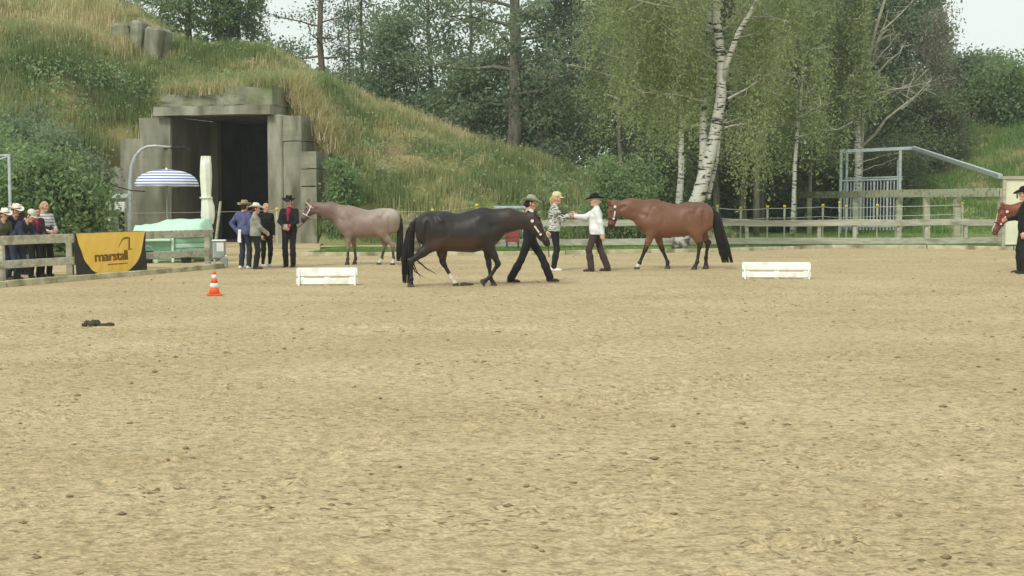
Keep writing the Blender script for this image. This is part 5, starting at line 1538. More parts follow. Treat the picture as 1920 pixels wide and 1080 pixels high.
    # eyes and nostrils
    for s in (-1, 1):
        p_ = (f(.31, .035) + np.array([0, s * .077, 0])) * S
        MB().lathe([(0.0, -.018 * S), (.014 * S, -.011 * S), (.018 * S, 0), (.014 * S, .011 * S), (0, .018 * S)], tuple(p_), 10, cap=False).build('eye', M_EYE, t, True)
        p_ = (f(.93, .018) + np.array([0, s * .044, 0])) * S
        MB().lathe([(0.0, -.016 * S), (.010 * S, -.009 * S), (.012 * S, 0), (.010 * S, .009 * S), (0, .016 * S)], tuple(p_), 8, cap=False).build('nostril', M_EYE, t, True)
    # mane, forelock, tail in locks of hair
    rng = np.random.default_rng(seed + 100)
    mb = MB()
    for k in range(44):
        s_ = k / 43
        if s_ < .5: b0 = np.array([.40, 0, 1.45]) * (1 - s_ * 2) + (nm + [0, 0, .175]) * s_ * 2
        else: b0 = (nm + [0, 0, .175]) * (2 - s_ * 2) + (pl + [-.02, 0, .055]) * (s_ * 2 - 1)
        sd = 1 if abs(face) < 1 else -1
        l_ = .17 + .05 * rng.random()
        p1 = b0 + np.array([rng.normal() * .015, sd * .065, -l_ * .35]); p2 = b0 + np.array([rng.normal() * .03, sd * .115, -l_ * 1.05])
        mb.tube([tuple(b0 * S - np.array([0, 0, .02 * S])), tuple(p1 * S), tuple(p2 * S)], [.022 * S, .020 * S, .004 * S], 5, cap=False)
    mb.build('mane', hair, t, True)
    mb = MB()
    for k in range(7):
        b0 = f(0.0, .05) + np.array([0, (k - 3) * .012, 0]); p2 = f(.26 + .05 * rng.random(), .075) + np.array([0, (k - 3) * .014, 0]); p1 = (b0 + p2) / 2 + up * .05
        mb.tube([tuple(b0 * S), tuple(p1 * S), tuple(p2 * S)], [.012 * S, .013 * S, .003 * S], 5, cap=False)
    mb.build('forelock', hair, t, True)
    mb = MB()
    tp, tw = tail['path'], tail['w']
    for k in range(int(tail.get('n', 70) * 1.9)):
        a_ = rng.uniform(0, 2 * pi); rr = sqrt(rng.random()); end = rng.uniform(.55, 1.0)
        pts, rad = [], []
        for i, (px, pz) in enumerate(tp):
            s_ = i / (len(tp) - 1)
            if s_ > end + .17: break
            w = np.interp(s_, np.linspace(0, 1, len(tw)), tw)
            pts.append((S * (px + cos(a_) * rr * w + rng.normal() * .006), S * (sin(a_) * rr * w * .8 + rng.normal() * .006), S * (pz + rng.normal() * .006)))
            rad.append(S * (.014 - .009 * s_))
        rad[-1] = .003
        mb.tube(pts, rad, 5, cap=False)
    for wx in tail.get('wisps', ()):
        mb.tube([(S * q[0], S * (q[2] if len(q) > 2 else .02), S * q[1]) for q in wx], [S * .012] * (len(wx) - 1) + [.002], 5, cap=False)
    mb.build('tail', hair, t, True)
    # halter
    def ring(s_, h0, ry, ru, lean=0.0):
        o = f(s_, h0); return [tuple((o + up * (ru * cos(q)) + hd * lean * cos(q) + np.array([0, ry * sin(q), 0])) * S) for q in np.linspace(0, 2 * pi, 17)]
    h = bpy.data.objects.new('halter', None); col.objects.link(h); h.parent = t
    def strap(pts, r, m, nm_): MB().tube(pts, r * S, 6).build(nm_, m, h, True)
    strap(ring(.62, -.028, .070, .096), .013, halter, 'noseband')
    strap(ring(.08, -.03, .092, .15, -.02), .011, halter, 'crown_strap')
    for s in (-1, 1):
        a_ = (f(.10, -.04) + np.array([0, s * .094, 0])); b_ = (f(.60, -.045) + np.array([0, s * .074, 0])); m_ = (a_ + b_) / 2 + np.array([0, s * .014, 0]) - up * .02
        strap([tuple(a_ * S), tuple(m_ * S), tuple(b_ * S)], .013, halter, 'cheek_strap')
        for q_, r_ in ((a_, .032), (b_, .024)):
            MB().tube([tuple((q_ + np.array([0, s * .004, 0])) * S), tuple((q_ + np.array([0, s * .018, 0])) * S)], r_ * S, 12).build('silver_disc', M_SILVER, h, False)
        MB().bar(tuple((m_ * .7 + a_ * .3 + np.array([0, s * .016, 0])) * S), tuple((m_ * .3 + b_ * .7 + np.array([0, s * .013, 0])) * S), .012 * S, .030 * S).build('silver_plate', M_SILVER, h)
    strap([tuple(f(.20, -.17) * S), tuple(f(.62, -.10) * S)], .009, halter, 'throat_strap')
    return t, f

# --- coats
def leg_down(V, legs):
    """for every vertex: nearest leg key index and height below the knee or hock (0 at joint, 1 at hoof), -1 if not on a leg"""
    down = np.full(len(V), -1.0); which = np.full(len(V), -1)
    keys = list(legs)
    for i, k in enumerate(keys):
        A, B, D, H = legs[k]
        for (a, b, s0, s1) in ((B + (A - B) * .6, B, -.6, 0), (B, D, 0, .62), (D, H, .62, 1.0)):
            ba = b - a; t_ = np.clip(((V - a) @ ba) / (ba @ ba), 0, 1)
            d = np.linalg.norm(V - a - t_[:, None] * ba, axis=1)
            m = (d < .095) & ((t_ < 1) | (s1 == 1.0)) & (V[:, 2] < .75)
            val = s0 + (s1 - s0) * t_
            better = m & (val > down) if True else m
            down = np.where(better, val, down); which = np.where(better, i, which)
    return down, which, keys
def n3(V, sc, seed): return (vnoise(V[:, 0] * sc, V[:, 2] * sc + 3.1 * V[:, 1] * sc, seed) * .6 + vnoise(V[:, 0] * sc * 2.3, V[:, 2] * sc * 2.3, seed + 5) * .4)
def mixc(c0, c1, t_): return c0 * (1 - t_[:, None]) + np.array(c1) * t_[:, None]
def make_coat(base, dark_pts, point_col, socks=(), muzzle_col=None, blaze=False, top=None, belly=None, head=None, point_from=-.25):
    def fn(V, legs, hf, seed):
        pl, mz, up, hd, L = hf
        C = np.tile(np.array(base), (len(V), 1)) * (0.80 + 0.28 * n3(V, 4.5, seed)[:, None] + 0.16 * n3(V, 22, seed + 9)[:, None])
        if top is not None: C = mixc(C, top[0], sstep(top[1], top[2], V[:, 2]) * sstep(top[4], top[3], V[:, 0]) * (.65 + .5 * (n3(V, 9, seed + 2) - .3)).clip(0, 1))
        if belly is not None: C = mixc(C, belly, sstep(1.05, .8, V[:, 2]) * sstep(-.75, -.4, V[:, 0]) * sstep(.55, .2, V[:, 0]) * .8)
        hs_ = ((V - pl) @ hd) / L
        hn = sstep(.62, .95, V[:, 0])
        if head is not None: C = mixc(C, head, hn * .85)
        if muzzle_col is not None: C = mixc(C, muzzle_col, sstep(.70, .95, hs_) * (V[:, 0] > .7))
        down, which, keys = leg_down(V, legs)
        if dark_pts: C = mixc(C, point_col, sstep(point_from, point_from + .35, down) * .95)
        for k, h0 in socks:
            C = mixc(C, lin((206, 202, 188)), ((which == keys.index(k)) & (down > h0)).astype(float))
        if blaze:
            ff = (V - pl) @ up
            C = mixc(C, lin((214, 210, 200)), ((np.abs(V[:, 1]) < .026) & (ff > .015) & (hs_ > .30) & (hs_ < .97) & (V[:, 0] > .7)).astype(float))
        return C
    return fn
COAT_DARK = make_coat(lin((46, 40, 38)), True, lin((26, 24, 23)), socks=(('HR', .55),), blaze=True, belly=lin((66, 48, 38)), muzzle_col=lin((34, 31, 30)))
COAT_BAY = make_coat(lin((120, 82, 62)), True, lin((34, 28, 26)), socks=(('FL', .72),), belly=lin((124, 84, 64)), top=(lin((86, 56, 45)), 1.2, 1.5, -1.0, 2.0), muzzle_col=lin((48, 36, 32)))
COAT_ROAN = make_coat(lin((136, 116, 104)), True, lin((66, 52, 50)), socks=(('HL', .62), ('HR', .62)), top=(lin((180, 169, 157)), 1.0, 1.36, -.9, .5), head=lin((112, 86, 78)), muzzle_col=lin((66, 54, 52)), point_from=.0)
COAT_CHEST = make_coat(lin((128, 68, 48)), False, lin((80, 46, 36)), socks=(('FL', .45), ('HL', .5)), blaze=True, muzzle_col=lin((104, 80, 74)))

STAND = {'FL': [(.45, .82), (.46, .47), (.45, .18), (.49, .055)], 'FR': [(.45, .82), (.44, .47), (.43, .18), (.47, .055)],
         'HL': [(-.40, .84), (-.68, .52), (-.66, .18), (-.61, .055)], 'HR': [(-.40, .84), (-.66, .52), (-.63, .18), (-.58, .055)]}

# dark horse walking right
gy = 25.2
dark_legs = {'HR': [(-.78 + .30, .84), (-.92, .50), (-.92, .17), (-.93, .055)],        # near hind, stretched back under the tail
             'HL': [(-.37, .80), (-.33, .46), (-.17, .17), (-.09, .055)],              # far hind, white sock, forward
             'FR': [(.54, .82), (.72, .45), (.56, .20), (.44, .11)],                   # near fore lifted, cannon folded back
             'FL': [(.50, .80), (.54, .42), (.57, .17), (.63, .055)]}
DARK_DARK = make_coat(lin((41, 35, 33)), True, lin((26, 24, 23)), socks=(('HL', .55),), blaze=True, belly=lin((84, 58, 44)), head=lin((58, 46, 40)), muzzle_col=lin((34, 31, 30)))
dh, dhf = horse('dark_horse', 'dark brown horse walking right beside the handler in the grey hat', (GX(863, gy), gy, sand_z(GX(863, gy), gy) - .02), 0.0, 1.0, dark_legs,
           (1.36, 1.33), (1.68, .83), DARK_DARK,
           {'path': [(-.80, 1.30), (-.88, 1.22), (-.94, 1.05), (-.97, .80), (-.99, .50), (-1.0, .25), (-1.0, .08)], 'w': [.03, .05, .08, .10, .12, .12, .10], 'n': 80,
            'wisps': [[(-.9, .6), (-.8, .5), (-.65, .36), (-.44, .24)], [(-.88, .58), (-.78, .47), (-.62, .34), (-.48, .27)], [(-.9, .5), (-.85, .35), (-.74, .16)], [(-.92, .45), (-.86, .3), (-.66, .17)]]},
           M_HAIR_K, M_STRAP, 1, neck_mid=(.92, 1.27), belly=.03)
# bay horse walking left
gy = 31.6
bx = GX(1262, gy)
bay_legs = {'FL': [(.47, .80), (.60, .45), (.72, .16), (.78, .055)], 'FR': [(.34, .80), (.22, .45), (.10, .17), (.10, .055)],
            'HL': [(-.47, .80), (-.55, .54), (-.50, .18), (-.44, .055)], 'HR': [(-.60, .82), (-.76, .56), (-.72, .26), (-.72, .08)]}
bh, bhf = horse('bay_horse', 'bay horse with long black tail led left by the handler in white', (bx, gy, sand_z(bx, gy) - .02), pi, 1.115, bay_legs,
           (1.28, 1.40), (1.34, .90), COAT_BAY,
           {'path': [(-.80, 1.30), (-.87, 1.22), (-.93, 1.05), (-.99, .80), (-1.06, .55), (-1.12, .32), (-1.16, .16)], 'w': [.04, .07, .095, .11, .12, .125, .12], 'n': 120}, M_HAIR_K, M_STRAP, 2, neck_mid=(.90, 1.30))
# roan standing, facing left
gy = 33.7
rx = GX(689, gy)
roan_legs = {'FL': [(.45, .82), (.47, .47), (.48, .18), (.50, .055)], 'FR': [(.42, .82), (.36, .47), (.33, .18), (.36, .055)],
             'HL': [(-.42, .84), (-.66, .52), (-.69, .18), (-.66, .055)], 'HR': [(-.36, .82), (-.42, .50), (-.34, .18), (-.27, .055)]}
rh, rhf = horse('roan_horse', 'grey-brown roan horse standing beside the handler in the red shirt', (rx, gy, sand_z(rx, gy) - .02), pi - radians(5), 1.0, roan_legs,
           (1.44, 1.55), (1.68, 1.13), COAT_ROAN,
           {'path': [(-.80, 1.28), (-.84, 1.15), (-.84, .95), (-.83, .70), (-.82, .45), (-.81, .25), (-.80, .12)], 'w': [.03, .05, .065, .075, .08, .075, .06], 'n': 70}, M_HAIR_K, M_SILVER, 4, neck_mid=(.95, 1.38))
# chestnut entering on the right
gy = 30.6
cx = GX(1895, gy) + 1.2
ch, chf = horse('chestnut_horse', 'chestnut horse with white blaze entering at the right edge', (cx, gy, sand_z(cx, gy) - .02), pi - radians(4), 1.05, {**STAND, 'FL': [(.47, .80), (.60, .45), (.72, .16), (.78, .055)]},
           (1.25, 1.40), (1.50, .86), COAT_CHEST,
           {'path': [(-.80, 1.28), (-.86, 1.15), (-.88, .95), (-.88, .70), (-.88, .45), (-.87, .25)], 'w': [.03, .05, .065, .075, .08, .07], 'n': 50}, M_HAIR_C, M_STRAP, 3, neck_mid=(.88, 1.32))

# ================================================================== PEOPLE
M_SKIN = mat('skin', lin((206, 156, 132)), lin((216, 170, 146)), 5, 0.6, spec=0.3)
M_LIP = mat('lips', lin((170, 96, 88)), lin((178, 104, 96)), 8, 0.5)
M_BROW = mat('eye_dark', lin((60, 44, 38)), lin((72, 52, 44)), 8, 0.5)
def cloth(name, c1, c2=None, **k): return mat(name, lin(c1), lin(c2 or tuple(min(255, int(q * 1.14 + 4)) for q in c1)), k.pop('scale', 7), k.pop('rough', 0.9), 0.25, 45, **k)
def pattern_mat(name, stops, scale, stretch, dist=0.0):
    m = bpy.data.materials.new(name); m.use_nodes = True
    n, l = m.node_tree.nodes, m.node_tree.links
    b = n['Principled BSDF']; b.inputs['Roughness'].default_value = 0.9; b.inputs['Specular IOR Level'].default_value = 0.15
    tc = n.new('ShaderNodeTexCoord'); mp = n.new('ShaderNodeMapping'); mp.inputs['Scale'].default_value = stretch
    nz = n.new('ShaderNodeTexNoise'); nz.inputs['Scale'].default_value = scale; nz.inputs['Detail'].default_value = 2; nz.inputs['Distortion'].default_value = dist
    l.new(tc.outputs['Object'], mp.inputs[0]); l.new(mp.outputs[0], nz.inputs['Vector'])
    r = n.new('ShaderNodeValToRGB'); r.color_ramp.interpolation = 'CONSTANT'
    e = r.color_ramp.elements
    while len(e) < len(stops): e.new(.5)
    for q, (p_, c_) in zip(e, stops): q.position = p_; q.color = (*lin(c_), 1)
    l.new(nz.outputs['Fac'], r.inputs[0]); l.new(r.outputs[0], b.inputs['Base Color'])
    return m
def stripe_mat(name, ca, cb, per, duty):
    m = bpy.data.materials.new(name); m.use_nodes = True
    n, l = m.node_tree.nodes, m.node_tree.links
    b = n['Principled BSDF']; b.inputs['Roughness'].default_value = 0.9
    tc = n.new('ShaderNodeTexCoord'); s = n.new('ShaderNodeSeparateXYZ'); l.new(tc.outputs['Object'], s.inputs[0])
    mu = n.new('ShaderNodeMath'); mu.operation = 'MULTIPLY'; mu.inputs[1].default_value = 1 / per; l.new(s.outputs['Z'], mu.inputs[0])
    fr = n.new('ShaderNodeMath'); fr.operation = 'FRACT'; l.new(mu.outputs[0], fr.inputs[0])
    r = n.new('ShaderNodeValToRGB'); r.color_ramp.interpolation = 'CONSTANT'; e = r.color_ramp.elements
    e[0].color = (*lin(ca), 1); e[1].position = duty; e[1].color = (*lin(cb), 1)
    l.new(fr.outputs[0], r.inputs[0]); l.new(r.outputs[0], b.inputs['Base Color'])
    return m
CL = {
 'black': cloth('black_cloth', (30, 30, 31)), 'black2': cloth('black_trouser_cloth', (34, 33, 34)), 'navy': cloth('navy_cloth', (44, 48, 60)), 'jeans': cloth('dark_denim', (46, 52, 68)), 'bluejeans': cloth('blue_denim', (78, 94, 112)),
 'purple': cloth('purple_blue_shell', (78, 80, 120), (98, 100, 140)), 'grey': cloth('grey_knit', (136, 138, 126), (156, 158, 146)), 'white': cloth('white_shirt', (222, 224, 226), (234, 235, 236)),
 'brown': cloth('dark_brown_cloth', (64, 52, 50)), 'maroon': cloth('maroon_cloth', (66, 46, 52)), 'olive': cloth('olive_cloth', (84, 84, 66)), 'crimson': cloth('crimson_shirt', (150, 36, 66)), 'redcuff': cloth('red_cuff', (186, 58, 54)),
 'camo': pattern_mat('camouflage_knit', [(0, (52, 58, 52)), (.43, (150, 154, 142)), (.50, (212, 213, 206)), (.62, (84, 90, 80))], 10, (0.9, 0.9, 3.2), 0.8),
 'stripe': stripe_mat('striped_knit', (206, 206, 204), (150, 148, 152), 0.065, 0.62),
 'hatwhite': cloth('white_felt', (214, 208, 192)), 'hattan': cloth('tan_felt', (150, 132, 106)), 'hatgrey': cloth('grey_green_felt', (146, 150, 126), (166, 168, 144)), 'hatblack': cloth('black_felt', (30, 28, 30)), 'capbeige': cloth('beige_cap_cloth', (196, 188, 148)), 'capgrey': cloth('light_cap_cloth', (178, 184, 168)),
 'hair_brown': cloth('brown_hair', (66, 50, 40)), 'hair_dark': cloth('dark_hair', (36, 31, 29)), 'hair_blond': cloth('blond_hair', (170, 146, 104)), 'hair_grey': cloth('ash_hair', (158, 146, 126)),
 'shoe_brown': cloth('brown_boot_leather', (70, 52, 42), rough=0.55), 'shoe_black': cloth('black_boot_leather', (32, 30, 29), rough=0.5), 'shoe_white': cloth('white_trainer', (214, 214, 206)), 'shoe_tan': cloth('tan_boot', (168, 158, 138)),
}

def hand_mesh(curl, right, S):
    """hand along +x, palm down, thumb on +y for a right hand seen from above; five separate fingers"""
    P = [((0, 0, 0), (.035, 0, 0), .026, .030, 1.25), ((.03, .022, 0), (.085, .026, 0), .017, .015), ((.03, 0, 0), (.088, .004, 0), .018, .015), ((.03, -.02, 0), (.082, -.024, 0), .017, .014), ((-.05, 0, 0), (.0, 0, 0), .025, .024)]
    for y, L, r in ((.028, .070, .0085), (.0095, .078, .009), (-.010, .072, .0085), (-.028, .056, .0075)):
        p = np.array([.088 - abs(y) * .2, y, 0.0]); a = 0.12
        for q in (.42, .32, .26):
            a += curl * 1.15 * (1.0 if q < .4 else .8)
            e = p + L * q * np.array([cos(a), y * .6 * (1 - curl), -sin(a)])
            P.append((tuple(p), tuple(e), r, r * .9, 1, .004)); p = e
    b = np.array([.015, .028, -.004]); m = b + [.030, .026, -.010]; e = m + [.028, .006 - .022 * curl, -.012 - .015 * curl]
    P += [(tuple(b), tuple(m), .013, .011, 1, .008), (tuple(m), tuple(e), .0105, .008, 1, .004)]
    V, F = blob(P, 0.005, 0.008)
    V = V * S
    if not right: V[:, 1] *= -1; F = F[:, ::-1]
    return V, F
HANDS = {}
def get_hand(curl, right):
    k = (round(curl, 1), right)
    if k not in HANDS: HANDS[k] = hand_mesh(curl, right, 1.0)
    return HANDS[k]

def head_mesh():
    """head with face looking along +x, origin at its centre, 0.23 m tall"""
    P = [((-.012, 0, .030), (.012, 0, .030), .088, .082, .84), ((.02, 0, -.035), (.045, 0, -.075), .062, .042, .86), ((.055, 0, -.092), (.062, 0, -.090), .022, .02, 1.1, .02),
         ((.076, 0, .030), (.092, 0, -.022), .010, .016, .8, .014), ((.088, 0, -.024), (.092, 0, -.028), .014, .013, 1.1, .01),
         ((.070, -.03, .034), (.070, .03, .034), .016, .016, 1, .02), ((.075, -.02, -.056), (.075, .02, -.056), .009, .009, 1, .012), ((.074, -.018, -.068), (.074, .018, -.068), .010, .010, 1, .012),
         ((.045, -.048, -.012), (.05, -.046, -.02), .024, .02, 1, .03), ((.045, .048, -.012), (.05, .046, -.02), .024, .02, 1, .03),
         ((-.03, 0, -.07), (-.045, 0, -.18), .056, .060, .95)]
    for s in (-1, 1): P += [((-.005, s * .078, .018), (-.012, s * .084, -.028), .018, .012, .5, .006), ((-.012, s * .083, .020), (-.016, s * .086, .0), .014, .012, .5, .005)]
    C = [((.088, s * .031, .012), (.094, s * .033, .012), .014, .012, 1.2, .012) for s in (-1, 1)] + [((.085, -.02, -.062), (.085, .02, -.062), .0035, .0035, 1, .004)]
    V, F = blob(P, 0.0085, 0.03, carve=C)
    c = V[F].mean(1)
    mi = np.zeros(len(F), int)
    for s in (-1, 1): mi[(np.abs(c[:, 1] - s * .031) < .014) & (np.abs(c[:, 2] - .013) < .009) & (c[:, 0] > .05)] = 2
    mi[(np.abs(c[:, 1]) < .024) & (np.abs(c[:, 2] + .062) < .010) & (c[:, 0] > .06)] = 1
    return V, F, mi
HEAD = head_mesh()

def ik(a, b, l1, l2, pole):
    a, b, pole = np.array(a, float), np.array(b, float), np.array(pole, float)
    d = b - a; L = np.linalg.norm(d)
    if L > (l1 + l2) * .998: b = a + d / L * (l1 + l2) * .998; d = b - a; L = np.linalg.norm(d)
    x = d / L; c = (l1 * l1 - l2 * l2 + L * L) / (2 * L); h = sqrt(max(l1 * l1 - c * c, 0))
    n = pole - x * (pole @ x); n /= np.linalg.norm(n) + 1e-9
    return a + x * c + n * h, b

def cowboy_hat(m, band, par, S, hm, size=1.0, curl=0.055):
    """felt hat with oval brim turned up at the sides, creased crown and band"""
    n = 40; V = []
    rows = [(.098, .0), (.125, -.004), (.155, -.006), (.185, -.004), (.205, .0)]
    for r, z in rows:
        q = (r - .098) / .107
        for k in range(n):
            a = 2 * pi * k / n
            V.append((r * 1.04 * cos(a) * size, r * .86 * sin(a) * size * (1 - .10 * q), z + curl * (q ** 1.6) * abs(sin(a)) ** 2.2 - .022 * q * abs(cos(a)) ** 3))
    o = len(V)
    crown = [(.099, .0), (.098, .035), (.094, .07), (.088, .098), (.078, .115), (.055, .120), (.025, .112), (.004, .108)]
    for r, z in crown:
        for k in range(n):
            a = 2 * pi * k / n
            x, y = r * 1.05 * cos(a) * size, r * .84 * sin(a) * size
            dz = -.030 * math.exp(-(y / .022) ** 2) * (z > .08) - .022 * (z > .06) * max(0, cos(a)) ** 2 * (1 if abs(y) > .02 else .3)
            V.append((x, y * (1 - .16 * (z > .07) * max(0, cos(a))), z + dz))
    F = [(i * n + k, i * n + (k + 1) % n, (i + 1) * n + (k + 1) % n, (i + 1) * n + k) for i in range(len(rows) - 1) for k in range(n)]
    F += [(o + i * n + k, o + i * n + (k + 1) % n, o + (i + 1) * n + (k + 1) % n, o + (i + 1) * n + k) for i in range(len(crown) - 1) for k in range(n)]
    hat = MB(); hat.add([tuple(hm @ Vector(p)) for p in V], F)
    ho = hat.build('hat', m, par, True); md = ho.modifiers.new('s', 'SOLIDIFY'); md.thickness = 0.006
    bd = MB(); VV = []
    for z in (.004, .026):
        for k in range(n):
            a = 2 * pi * k / n; VV.append(tuple(hm @ Vector((.1015 * 1.05 * cos(a) * size, .1015 * .85 * sin(a) * size, z))))
    bd.add(VV, [(k, (k + 1) % n, n + (k + 1) % n, n + k) for k in range(n)])
    b = bd.build('hat_band', band, par, True); b.parent = ho
    return ho
def ball_cap(m, par, hm):
    n = 28; V = []
    rows = [(.097, -.005), (.098, .03), (.092, .06), (.075, .09), (.045, .108), (.004, .114)]
    for r, z in rows:
        for k in range(n): a = 2 * pi * k / n; V.append((r * 1.04 * cos(a), r * .86 * sin(a), z))
    F = [(i * n + k, i * n + (k + 1) % n, (i + 1) * n + (k + 1) % n, (i + 1) * n + k) for i in range(len(rows) - 1) for k in range(n)]
    mb = MB(); mb.add([tuple(hm @ Vector(p)) for p in V], F); ho = mb.build('cap', m, par, True); md = ho.modifiers.new('s', 'SOLIDIFY'); md.thickness = 0.005
    V = []
    for i in range(5):
        for k in range(13):
            a = radians(-62 + 124 * k / 12); r = .094 + .070 * (i / 4) * cos(a) ** .6
            V.append((r * 1.04 * cos(a), .094 * .9 * sin(a) * (1 + .05 * i / 4), .004 - .022 * (i / 4) - .018 * (abs(sin(a)) ** 2) * (i / 4)))
    F = [(i * 13 + k, i * 13 + k + 1, (i + 1) * 13 + k + 1, (i + 1) * 13 + k) for i in range(4) for k in range(12)]
    mb = MB(); mb.add([tuple(hm @ Vector(p)) for p in V], F); v_ = mb.build('visor', m, par, True); md = v_.modifiers.new('s', 'SOLIDIFY'); md.thickness = 0.004
    v_.parent = ho
    return ho

def person(label, loc, yaw, h, top, legs, shoes, hat=None, hatm=None, hair='hair_brown', hair_style='short', feet=((0, .10), (0, -.10)), hands=None, lean=0.0, drop=0.0, head_yaw=0.0, head_pitch=0.0,
           open_shirt=None, cuff=None, collar=None, loose=0.0, flare=0.02, twist=0.0, toe=(0, 0), lift=(0, 0), curl=(.5, .5), jacket_name='jacket', hem=0.0, bulk=1.0, waist_wrap=None, group=None):
    """local frame: +x is where the figure faces, +y its left.  feet, hands: ((x,y[,z]) left, right) in metres for a 1.72 m figure"""
    t = thing('person', label, 'person', loc, yaw, group=group)
    S = h / 1.72
    hip_z = .93 - drop
    pel = np.array([0, 0, hip_z + .03])
    R = np.array(Matrix.Rotation(lean, 3, 'Y')); 
    Tw = np.array(Matrix.Rotation(twist, 3, 'Z'))
    tor = lambda x, y, z: pel + R @ (Tw @ np.array([x, y, z]))         # torso frame above the pelvis
    sh = {1: tor(-.01, .178 * bulk, .455), -1: tor(-.01, -.178 * bulk, .455)}
    neck0, neck1 = tor(-.015, 0, .50), tor(.005, 0, .59)
    hc = tor(.03, 0, .675) + np.array([math.sin(head_pitch) * .02, 0, 0])
    J = {}
    for i, s in ((0, 1), (1, -1)):
        hp = np.array([0, s * .092, hip_z])
        f = feet[i]; an = np.array([f[0], f[1], .085 + lift[i]])
        kn, an = ik(hp, an, .43, .425, (1, s * .12, 0.0))
        J[s] = (hp, kn, an)
    H = {}
    for i, s in ((0, 1), (1, -1)):
        tgt = hands[i] if hands and hands[i] is not None else tuple(sh[s] + np.array([.06, s * .07, -.52]))
        pole = hands[i][3:6] if hands and hands[i] is not None and len(hands[i]) >= 6 else (-.6, s * .5, -.5)
        el, wr = ik(sh[s], tgt[:3], .285, .255, pole)
        H[s] = (sh[s], el, wr)
    # --- bare figure: torso, limbs, neck in one surface, then head and hands joined on
    P = []
    def c(a, b, ra, rb, sy=1.0, k=.04): P.append((tuple(np.array(a) * S), tuple(np.array(b) * S), ra * S, rb * S, sy, k * S))
    def torso(o):
        c(tor(0, -.07, .02), tor(0, .07, .02), .118 + o, .118 + o); c(tor(0, 0, .10), tor(.005, 0, .22), .122 * bulk + o, .118 * bulk + o, 1.22)
        c(tor(.0, -.055, .34), tor(0, .055, .34), .118 * bulk + o, .118 * bulk + o); c(tor(-.01, -.12, .435), tor(-.01, .12, .435), .068 + o, .068 + o)
    def arms(o, to=1.0):
        for s in (1, -1):
            a, e, w = H[s]
            c(a, e, .056 * bulk + o, .043 + o); c(e, e + (w - e) * to, .043 + o, .029 + o)
    def legp(o, fl=0.0, to=1.0):
        for s in (1, -1):
            a, k_, n_ = J[s]
            c(a + np.array([0, 0, .03]), k_, .094 + o, .058 + o); c(k_, k_ + (n_ - k_) * .4, .060 + o, .056 + o + fl * .4); c(k_ + (n_ - k_) * .4, k_ + (n_ - k_) * to, .055 + o + fl * .4, .040 + o + fl)
    torso(-.006); arms(-.004); legp(-.006)
    c(neck0, neck1 + np.array([0, 0, .03]), .058, .052, .95)
    V, F = blob(P, .016 * S, .04 * S)
    Vs, Fs, Ms = [V], [F], [np.zeros(len(F), int)]
    off = len(V)
    HR = Matrix.Rotation(head_yaw, 3, 'Z') @ Matrix.Rotation(lean * .35 + head_pitch, 3, 'Y')
    hv = (HEAD[0] @ np.array(HR).T + hc) * S
    Vs.append(hv); Fs.append(HEAD[1] + off); Ms.append(HEAD[2]); off += len(hv)
    for i, s in ((0, 1), (1, -1)):
        a, e, w = H[s]; x = (w - e) / np.linalg.norm(w - e)
        up = np.array([0.0, s * 1.0, 0.25]); up = up - x * (up @ x)
        if np.linalg.norm(up) < .1: up = np.array([0, 0, 1.0]) - x * x[2]
        z = up / np.linalg.norm(up); y = np.cross(z, x)
        hvv, hf = get_hand(curl[i], s == -1)
        hv2 = (w + (hvv + [.028, 0, 0]) @ np.array([x, y, z])) * S
        Vs.append(hv2); Fs.append(hf + off); Ms.append(np.zeros(len(hf), int)); off += len(hv2)
    body = link('body', np_mesh('body', np.concatenate(Vs), np.concatenate(Fs), [M_SKIN, M_LIP, M_BROW], smooth=True, mi=np.concatenate(Ms)), t)
    # --- clothes
    P.clear(); torso(.012 + loose); arms(.012 + loose * .6, .96)
    c(tor(-.015, 0, .475), tor(-.01, 0, .525), .07, .062)
    c(tor(0, -.075, -.09 - hem), tor(0, .075, -.09 - hem), .122 + loose, .122 + loose)
    def hem_cut(X, Y, Z):                                # straight hem; sleeves hanging beside it stay whole
        A = np.stack([X, Y, Z], -1) / S
        pl_ = (-.055 - hem) - (A - pel) @ (R @ np.array([0, 0, 1.0]))
        near = np.full(X.shape, 9.0)
        for s in (1, -1):
            for a, b in ((H[s][0], H[s][1]), (H[s][1], H[s][2])):
                ba = b - a; tt = np.clip(((A - a) @ ba) / (ba @ ba), 0, 1)
                near = np.minimum(near, np.linalg.norm(A - a - tt[..., None] * ba, axis=-1))
        return np.where(near < .075, -1.0, pl_ * S)
    jo = blob(P, .016 * S, .045 * S, wob=.006 * S, wfreq=19 / S, seed=h * 9, cut=hem_cut)
    jk = link(jacket_name, np_mesh(jacket_name, jo[0], jo[1], top, smooth=True), t)
    P.clear(); c(tor(0, -.07, .0), tor(0, .07, .0), .124, .124); c(tor(0, -.05, .08), tor(0, .05, .08), .115, .115); legp(.008, flare, .97)
    to_ = blob(P, .016 * S, .03 * S, wob=.004 * S, wfreq=17 / S, seed=h * 5)
    link('trousers', np_mesh('trousers', to_[0], to_[1], legs, smooth=True), t)
    for i, s in ((0, 1), (1, -1)):
        n_ = J[s][2]; P.clear(); a = toe[i]
        d = np.array([cos(a), sin(a), 0.0]); dn = -lift[i] * .5
        hz = n_[2] - .05
        c(n_ + [0, 0, .04], n_ - d * .035 + [0, 0, -.04], .044, .040, .9, .03); c(n_ - d * .03 + [0, 0, -.045], n_ + d * .12 + [0, 0, -.052 + dn], .038, .036, 1.1, .03); c(n_ + d * .10 + [0, 0, -.052 + dn], n_ + d * .165 + [0, 0, -.058 + dn], .036, .026, 1.2, .02)
        so = blob(P, .011 * S, .02 * S, cut=(lambda X, Y, Z, zz=(n_[2] - .085) * S: zz - Z))
